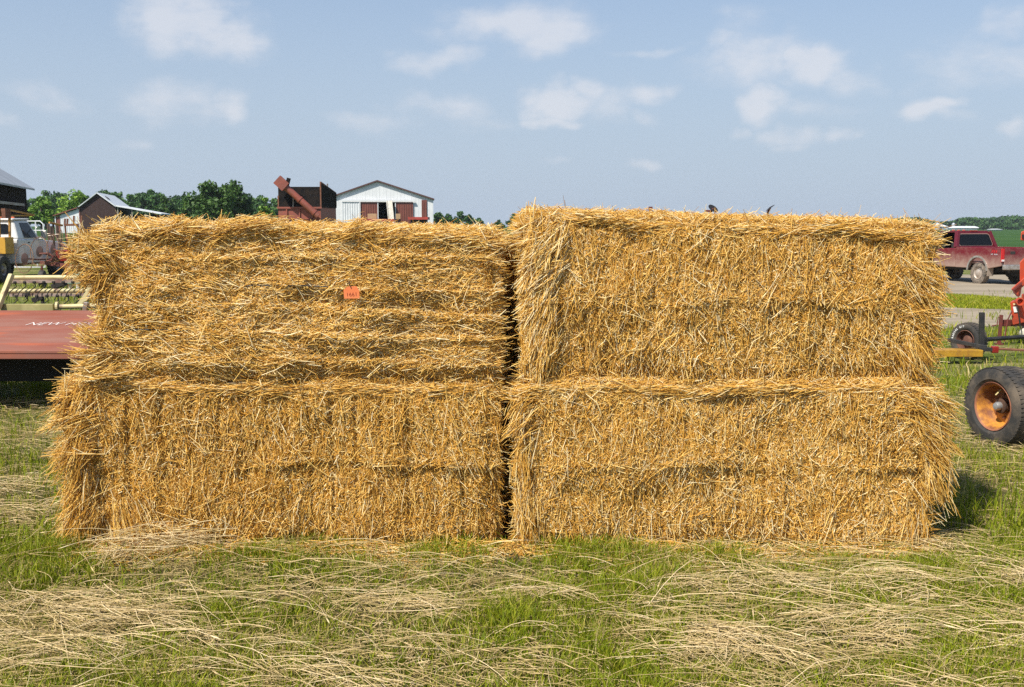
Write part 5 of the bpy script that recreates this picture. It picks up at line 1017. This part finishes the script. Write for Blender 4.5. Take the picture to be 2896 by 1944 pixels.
def reel_bar(px0, px1, py, py2, k0):
    a = W_(px0, py); b = W_(-300, py); b.z = a.z; c = W_(px1 + 60, py - 2); mb = MB(); mb.tube([b if px0 < 0 else a, c], .024, 10); o = mb.build('reel_bar', PYEL, r, True)
    a2 = W_(px0 + 8, py2); c2 = W_(px1 + 60, py2 - 2); mb = MB(); mb.bar(a2 + Vector((0, -.02, 0)), c2 + Vector((0, -.02, 0)), .03, .036); mb.build('reel_bat', WOODBAR, o)
    mb = MB(); n = 11
    for k in range(n):
        p = a2.lerp(c2, (k + .35 + k0) / n) + Vector((0, -.03, -.012)); mb.tube([p, p + Vector((.01, .0, -.045)), p + Vector((-.05, -.03, -.10)), p + Vector((-.075, -.07, -.19))], [.007, .0065, .006, .005], 5)
    mb.build('tine_row', UNDER, o, True)
    mb = MB()
    for k in range(n): p = a2.lerp(c2, (k + .35 + k0) / n) + Vector((.0, -.035, -.012)); mb.lathe([(0, -.016), (.015, -.014), (.015, .014), (0, .016)], p, (1, 0, 0), 8)
    mb.build('tine_mount', UNDER, o, True)
reel_bar(29, 276, 785.5, 796, 0); reel_bar(23, 290, 823.6, 834.5, .3)
mb = MB(); mb.bar(W_(33, 777, 11.2), W_(-6, 872, 11.0), .05, .05); mb.build('reel_arm', PYEL, r, bevel=.006)
mb = MB(); mb.prism([W_(x, y, 11.2) for x, y in ((242, 796), (256, 797), (262, 818), (285, 845), (280, 852), (256, 842), (226, 864), (216, 862), (246, 820))], (0, 0, 0), (0, .03, 0)); mb.build('reel_bracket', PYEL, r, bevel=.004)
mb = MB()
for x, y in ((255, 825), (267, 827), (251, 839), (270, 840)): c = W_(x, y, 11.2); mb.lathe([(.012, 0), (.012, -.012), (0, -.012)], c, (0, 1, 0), 8)
mb.build('bolt', STEEL, r)
mb = MB(); mb.tube([W_(160, 868, 11.1), W_(330, 864, 11.1)], .026, 10); mb.build('lower_tube', PYEL, r, True)
mb = MB(); mb.lathe([(.02, -.012), (.055, -.012), (.055, .012), (.02, .012)], W_(162, 868, 11.1), (1, .15, 0), 16, True); mb.build('tube_flange', PYEL, r)
mb = MB(); mb.box(W_(243, 868, 11.08), (.045, .06, .10), Matrix.Rotation(R(12), 3, 'Y')); mb.build('clamp', STEEL, r, bevel=.005)
mb = MB(); a, b = W_(-400, 872, 11.08), W_(153, 873, 11.08); mb.bar(Vector((a.x, a.y, b.z)), b, .05, .10); mb.build('cross_board', OLIVE, r, bevel=.006)
mb = MB(); mb.bar(W_(92, 850, 11.6), W_(122, 841, 11.6), .05, .05); mb.bar(W_(120, 842, 11.6), W_(121, 862, 11.6), .03, .03); mb.build('spring_box', UNDER, r, bevel=.006)
mb = MB(); mb.bar(W_(150, 812, 11.7), W_(185, 800, 11.7), .10, .06); mb.build('drive_guard', UNDER, r, bevel=.008)
mb = tyre_mb(q(-6.6, 11.6, .33), (1, 0, 0), .33, .18, .22, .015, 30, 24); wb = mb.build('wheel', RUBBER, r, True); mb = MB(); mb.lathe([(.18, -.05), (.06, -.07), (0, -.07)], q(-6.6, 11.6, .33), (1, 0, 0), 16); mb.build('rim', PYEL, wb, True)
mb = MB(); mb.bar(q(-6.6, 11.6, .33), q(-6.6, 11.0, .6), .08, .08); mb.build('wheel_arm', DECKRED, r)

# ------------------------------------------------------------------ big wheel at the right edge
def axis_from(px, deg):  # outward face normal, turned deg toward the left from the line to the viewer
    a = math.atan2(px - CX, F) + R(deg); return Vector((-math.sin(a), -math.cos(a), 0))
ORIM = paint('rusty_orange_rim', (.62, .27, .028), (.20, .07, .028), scale=9, rough=.65, c3=(.07, .025, .015), scale3=5, amt3=.95, lo=.34, hi=.58); LIPR = paint('rim_lip_rust', (.33, .13, .07), (.20, .07, .04), scale=14, rough=.7)
TYREB = paint('worn_tyre', (.030, .028, .026), (.145, .112, .080), scale=4.5, rough=.85, bump=.0015, lo=.42, hi=.68)
n_ = axis_from(2804, 48); c = at(2804, 1146, 8.22); R_ = .315
fc = c - n_ * .115; r = empty('implement_wheel', (fc.x, fc.y, 0), 0, 'worn black tyre on a rusty orange rim, standing in the grass right of the stacks', 'wheel'); q = fc - Vector((fc.x, fc.y, 0)); q.z = R_ - .005
tyre_mb(q, n_, R_, .188, .25, .007, 64, 58).build('tyre', TYREB, r, True)
mb = MB(); mb.lathe([(.183, .100), (.194, .110), (.199, .100), (.190, .085)], q, n_, 48); mb.build('rim_lip', LIPR, r, True)
mb = MB(); mb.lathe([(.187, .104), (.172, .085), (.168, .03), (.155, .005), (.142, -.025), (.09, -.020), (0, -.020)], q, n_, 48); mb.lathe([(.178, .03), (.178, -.10)], q, n_, 48); rim = mb.build('rim', ORIM, r, True)
mb = MB(); mb.lathe([(.062, -.02), (.060, .028), (.05, .034), (0, .034)], q, n_, 20); mb.build('hub', paint('hub_black_rust', (.035, .018, .012), (.09, .04, .02), scale=16, rough=.8), r, True)
mb = MB(); mb.lathe([(.034, .034), (.034, .062), (.026, .078), (0, .082)], q, n_, 20); mb.build('hub_cap', paint('grey_cap', (.42, .42, .42), (.30, .29, .28), scale=12, rough=.45, metal=.5), r, True)
p_ = n_.orthogonal().normalized(); q_ = n_.cross(p_); mb = MB()
for k in range(6): a = 2 * math.pi * k / 6 + .3; mb.lathe([(.011, -.02), (.011, -.002), (0, -.002)], q + (p_ * math.cos(a) + q_ * math.sin(a)) * .095, n_, 6)
mb.build('wheel_bolt', RUST, r)
mb = MB(); d_ = (p_ * .45 + q_ * .88).normalized(); vp = q + n_ * .0 + Vector((0, 0, .13)) + n_ * .03; mb.tube([vp, vp + n_ * .05 + Vector((0, 0, -.04))], .006, 6); mb.build('valve', paint('valve_brass', (.55, .45, .2), rough=.4), r, True)
mb = MB(); mb.tube([q - n_ * .05, q - n_ * 1.6], .045, 12); mb.build('axle', RUST, r, True)
mb = MB(); e = q - n_ * 1.0; mb.box(e + Vector((0, 0, .16)), (.5, .16, .14)); mb.build('axle_bracket', ORIM, r, bevel=.01)

# ------------------------------------------------------------------ yellow trailer behind it
TRY = paint('trailer_yellow', (.44, .24, .016), (.28, .13, .02), scale=6, rough=.5, c3=(.14, .06, .03), scale3=10, amt3=.9); TB = paint('trailer_black', (.016, .016, .017), (.04, .035, .03), scale=8, rough=.55)
o0 = at(2726, 1012, 13.4); g = gz(o0.x, 13.4); org = Vector((o0.x, 13.4, g)); r = empty('tow_dolly', org, 0, 'low yellow trailer frame with a white lettered tyre and a red lamp', 'trailer')
W_ = lambda px, py, Y=13.4: at(px, py, Y) - org
a, b = W_(2560, 996), W_(2781, 996); zt = W_(2700, 991).z; zb = W_(2700, 1010).z
mb = MB(); mb.box(((a.x + b.x) / 2, .13, (zt + zb) / 2), (b.x - a.x, .26, zt - zb)); mb.build('frame_beam', TRY, r, bevel=.006)
mb = MB(); mb.bar(W_(2680, 962, 13.62), W_(2790, 983, 13.5), .05, .05); mb.build('brace', TB, r, bevel=.005)
mb = MB(); mb.bar(W_(2768, 988, 13.5), W_(2806, 989, 13.5), .06, .05); mb.build('lamp_arm', TB, r, bevel=.005)
mb = MB(); c = W_(2813, 989, 13.5); mb.box(c, (.085, .07, .088)); mb.build('tail_lamp', paint('lamp_red', (.20, .012, .010), (.28, .02, .015), scale=20, rough=.3), r, bevel=.012)
mb = MB(); mb.bar(W_(2775.5, 984, 13.6), W_(2777, 884, 13.6), .058, .058); mb.build('stake', TB, r, bevel=.004)
mb = MB(); mb.tube([W_(2820, 987, 13.7), W_(2990, 996, 13.4)], .017, 6); mb.build('draw_rod', RUST, r, True)
n_ = axis_from(2726, 40); cc = at(2728, 961, 14.0); c = cc - org - n_ * .08; c.z = .243
wb = tyre_mb(c, n_, .243, .145, .17, .010, 48, 40).build('wheel', TYREB, r, True)
mb = MB(); mb.lathe([(.147, .070), (.140, .074), (.132, .04), (.125, -.02), (.08, -.025), (.075, .02), (.05, .03), (0, .03)], c, n_, 32); mb.lathe([(.146, .05), (.146, -.07)], c, n_, 32); mb.build('rim', paint('brown_rim', (.10, .04, .028), (.17, .08, .05), scale=12, rough=.8), wb, True)
mb = MB(); mb.tube([c, c - n_ * 1.5], .03, 8); mb.build('axle', TB, r, True)
# white raised letters round the side wall
LW = paint('tyre_letter_white', (.80, .80, .78), (.55, .54, .52), scale=40, rough=.6)
up = Vector((0, 0, 1)); rt = up.cross(n_).normalized()   # rt points to the viewer's right on the wheel face
import bmesh
bmt = bmesh.new(); word = 'RADIAL G/T'
for i, ch in enumerate(word):
    if ch == ' ': continue
    a = R(172 - i * 8.4); d = rt * math.cos(a) + up * math.sin(a); t_ = rt * math.sin(a) - up * math.cos(a)
    me = text_mesh(ch, .036, .001, off=.0012); M = Matrix((t_, d, n_)).transposed().to_4x4(); M.translation = c + d * .196 + n_ * .0855
    me.transform(M); bmt.from_mesh(me); bpy.data.meshes.remove(me)
me = bpy.data.meshes.new('tyre_lettering'); bmt.to_mesh(me); bmt.free(); me.materials.append(LW); obj('lettering', me, wb)

# ------------------------------------------------------------------ orange implement at the right edge
ORG = paint('orange_red_paint', (.50, .062, .020), (.38, .052, .022), scale=3, rough=.5, c3=(.20, .05, .03), scale3=7, amt3=.5); DKR = paint('dark_red_rust', (.16, .028, .02), (.10, .03, .02), scale=8, rough=.7)
Y = 16.0; o0 = at(2840, 965, Y); g = gz(o0.x, Y); org = Vector((o0.x, Y, g)); r = empty('orange_implement', org, 0, 'orange farm implement with jack stand and chute at the right edge', 'implement')
W_ = lambda px, py, y=Y: at(px, py, y) - org
b0 = W_(2825.5, 965); b0.z = 0
mb = MB(); mb.bar(b0, W_(2832, 891), .042, .05); mb.build('jack_post', DKR, r, bevel=.004)
mb = MB(); mb.box(b0 + Vector((0, 0, .012)), (.10, .10, .02)); mb.build('jack_foot', DKR, r)
mb = MB(); mb.tube([W_(2805, 922), W_(2820, 919), W_(2823, 898), W_(2830, 896)], .009, 6); mb.build('jack_crank', DKR, r, True)
mb = MB(); mb.bar(W_(2834, 914, 16.05), W_(2960, 911, 16.3), .07, .10); mb.build('tongue', DKR, r, bevel=.005)
mb = MB(); mb.prism([W_(2856.5, 855), W_(2879, 851), W_(2899, 912), W_(2864, 920)], (0, 0, 0), (.22, .4, 0)); gb = mb.build('gear_box', ORG, r, bevel=.01)
mb = MB(); mb.prism([W_(2865, 868, 15.985), W_(2876, 867, 15.985), W_(2879, 883, 15.985), W_(2868, 884, 15.985)], (0, 0, 0), (0, .004, 0)); mb.build('label_plate', paint('white_label', (.8, .79, .76), rough=.5), gb)
mb = MB(); mb.prism([W_(2865, 858.5, 15.985), W_(2873, 858, 15.985), W_(2874, 863, 15.985), W_(2866, 863.5, 15.985)], (0, 0, 0), (0, .004, 0)); mb.build('warning_plate', paint('yellow_label', (.75, .62, .35), rough=.5), gb)
c = W_(2884, 854, 15.9); mb = MB(); mb.lathe([(.030, .05), (.060, .05), (.066, .0), (.060, -.03), (.045, -.03), (.035, .02)], c, (.12, 1, -.1), 24, True); mb.lathe([(0, .03), (.05, .03)], c, (.12, 1, -.1), 16); mb.build('port_ring', ORG, r, True)
mb = MB(); mb.tube([W_(2862, 880, 15.95), W_(2850, 905, 15.95), W_(2840, 966, 15.95)], .010, 6); mb.build('stay_rod', DKR, r, True)
mb = MB(); mb.tube([W_(2878, 870, 15.9), W_(2886, 930, 15.9)], .010, 6); mb.build('lever', UNDER, r, True)
mb = MB(); mb.prism([W_(2859, 818), W_(2872, 806), W_(2905, 778), W_(2905, 800), W_(2884, 818), W_(2880, 842)], (0, 0, 0), (.20, .35, 0)); mb.build('chute', ORG, r, bevel=.012)
mb = MB(); mb.bar(W_(2864, 822, 15.97), W_(2890, 800, 15.97), .02, .025); mb.bar(W_(2867, 826, 15.97), W_(2878, 838, 15.97), .02, .02); mb.build('chute_seam', DKR, r)
mb = MB(); mb.prism([W_(2884, 742, 16.3), W_(2900, 726, 16.3), W_(3060, 700, 16.3), W_(3060, 800, 16.3), W_(2884, 795, 16.3)], (0, 0, 0), (.26, .5, 0)); mb.build('side_panel', ORG, r, bevel=.012)
mb = MB(); mb.prism([W_(2888, 656, 16.4), W_(2905, 650, 16.4), W_(2925, 652, 16.4), W_(2925, 684, 16.4), W_(2886, 680, 16.4)], (0, 0, 0), (.06, .12, 0)); hd = mb.build('spout_hood', ORG, r, bevel=.012)
mb = MB(); mb.box(W_(2894, 668, 16.38), (.03, .03, .05)); mb.build('spout_hole', UNDER, hd)
mb = MB(); mb.bar(W_(2915, 680, 16.46), W_(2925, 800, 16.46), .08, .08); mb.build('spout_pipe', ORG, r)
c = W_(2896, 941, 16.1); mb = tyre_mb(c + Vector((.32, .1, -.0)), (.25, 1, 0), c.z + .0, .11, .14, 0, 28); wb = mb.build('wheel', RUBBER, r, True)
mb = MB(); mb.lathe([(0, -.09), (.055, -.085), (.075, -.05), (.075, .0)], c, (.2, 1, 0), 20); mb.build('gauge_disc', paint('pale_disc', (.62, .58, .46), (.5, .46, .36), scale=6, rough=.6), r, True)
mb = MB(); mb.box(W_(3000, 880, 16.5), (.9, .8, .5)); mb.build('housing', ORG, r, bevel=.02)
mb = MB(); mb.box(W_(3000, 930, 16.5), (.9, .7, .16)); mb.build('chassis', UNDER, r)

# ------------------------------------------------------------------ implements peeping over the right stack
Y = 34; org = Vector((at(2010, 600, Y).x, Y, 0)); org.z = gz(org.x, Y); r = empty('row_planter', org, 0, 'dark red folded planter whose marker discs peep over the right stack', 'planter'); W_ = lambda px, py, y=Y: at(px, py, y) - org
zb = 1.5
BL = paint('blackened_disc', (.012, .011, .011), (.03, .022, .018), scale=12, rough=.6)
for px, py, ax in ((2017, 590, (.42, -.62, .75)), (2178.5, 588.5, (.60, -.05, -.80))):
    mb = MB(); mb.lathe([(0, -.035), (.08, -.022), (.178, 0), (.08, -.012), (0, -.025)], W_(px, py), ax, 28); mb.build('marker_disc', BL, r, True)
    mb = MB(); c = W_(px, py); mb.bar(c, c + Vector((-.06, .05, -.12)), .05, .05); mb.bar(c + Vector((-.06, .05, -.12)), (c.x - .06, c.y + .05, zb), .06, .06); mb.build('marker_arm', DKR, r)
mb = MB(); mb.box(W_(2003, 597.5) , (.24, .06, .07)); mb.build('bracket', DKR, r)
mb = MB(); mb.box(W_(1840, 592), (.12, .08, .16)); mb.bar(W_(1840, 592), Vector((W_(1840, 592).x, 0, zb)), .06, .06); mb.build('upright', DKR, r)
mb = MB(); mb.tube([W_(1855, 601), W_(1864, 598), W_(1878, 598), W_(1886, 602)], .03, 8); mb.build('hose', UNDER, r, True)
mb = MB(); mb.box((W_(2010, 600).x, 0, zb), (5.2, .16, .16)); mb.build('tool_bar', DKR, r)
for x_ in (-2.0, -.7, .7, 2.0):
    mb = MB(); mb.bar((x_, 0, zb), (x_, .1, .5), .1, .1); mb.build('leg', DKR, r)
    mb = tyre_mb((x_, .1, .32), (1, 0, 0), .32, .18, .14, 0, 24); wb = mb.build('wheel', RUBBER, r, True); mb = MB(); mb.lathe([(.18, .03), (.05, .05), (0, .05)], (x_, .1, .32), (1, 0, 0), 12); mb.build('rim', DKR, wb, True)
Y = 26; org = Vector((at(1500, 600, Y).x, Y, 0)); org.z = gz(org.x, Y); r = empty('post_driver', org, 0, 'dark lever of a farm tool showing above the pale fringe of the upper right bale', 'farm tool'); W_ = lambda px, py, y=Y: at(px, py, y) - org
e = W_(1500, 601); mb = MB(); mb.bar((e.x, 0, .5), e, .08, .08); mb.build('mast', UNDER, r)
mb = MB(); mb.bar(W_(1499, 601), W_(1501, 584.5), .035, .04); mb.build('lever', UNDER, r); mb = MB(); mb.bar(W_(1481, 588.5), W_(1501, 586), .014, .014); mb.build('handle', UNDER, r); mb = MB(); mb.box(W_(1490, 600), (.22, .05, .06)); mb.build('bracket', RUST, r)
mb = MB(); mb.box((e.x, 0, .5), (1.4, .9, .12)); mb.build('base_frame', DKR, r)
for s in (-1, 1): mb = tyre_mb((e.x + s * .75, 0, .3), (1, 0, 0), .3, .16, .14, 0, 24); wb = mb.build('wheel', RUBBER, r, True); mb = MB(); mb.lathe([(.16, .02 * s), (.04, .05 * s), (0, .05 * s)], (e.x + s * .75, 0, .3), (1, 0, 0), 12); mb.build('rim', DKR, wb, True)
mb = MB(); mb.bar((e.x - .8, 0, .3), (e.x + .8, 0, .3), .06, .06); mb.build('axle', UNDER, r)
# ------------------------------------------------------------------ summer haze
mb = MB(); mb.box((0, 900, 11), (6200, 1900, 46)); hzm = bpy.data.materials.new('haze'); hzm.use_nodes = True; nt = hzm.node_tree; nt.nodes.clear()
pv = nt.nodes.new('ShaderNodeVolumePrincipled'); pv.inputs['Color'].default_value = (.86, .92, 1, 1); pv.inputs['Density'].default_value = .00018; pv.inputs['Anisotropy'].default_value = .2
nt.links.new(pv.outputs[0], nt.nodes.new('ShaderNodeOutputMaterial').inputs['Volume'])
tag(mb.build('haze', hzm), 'thin summer haze over the far fields', 'haze', kind='stuff')
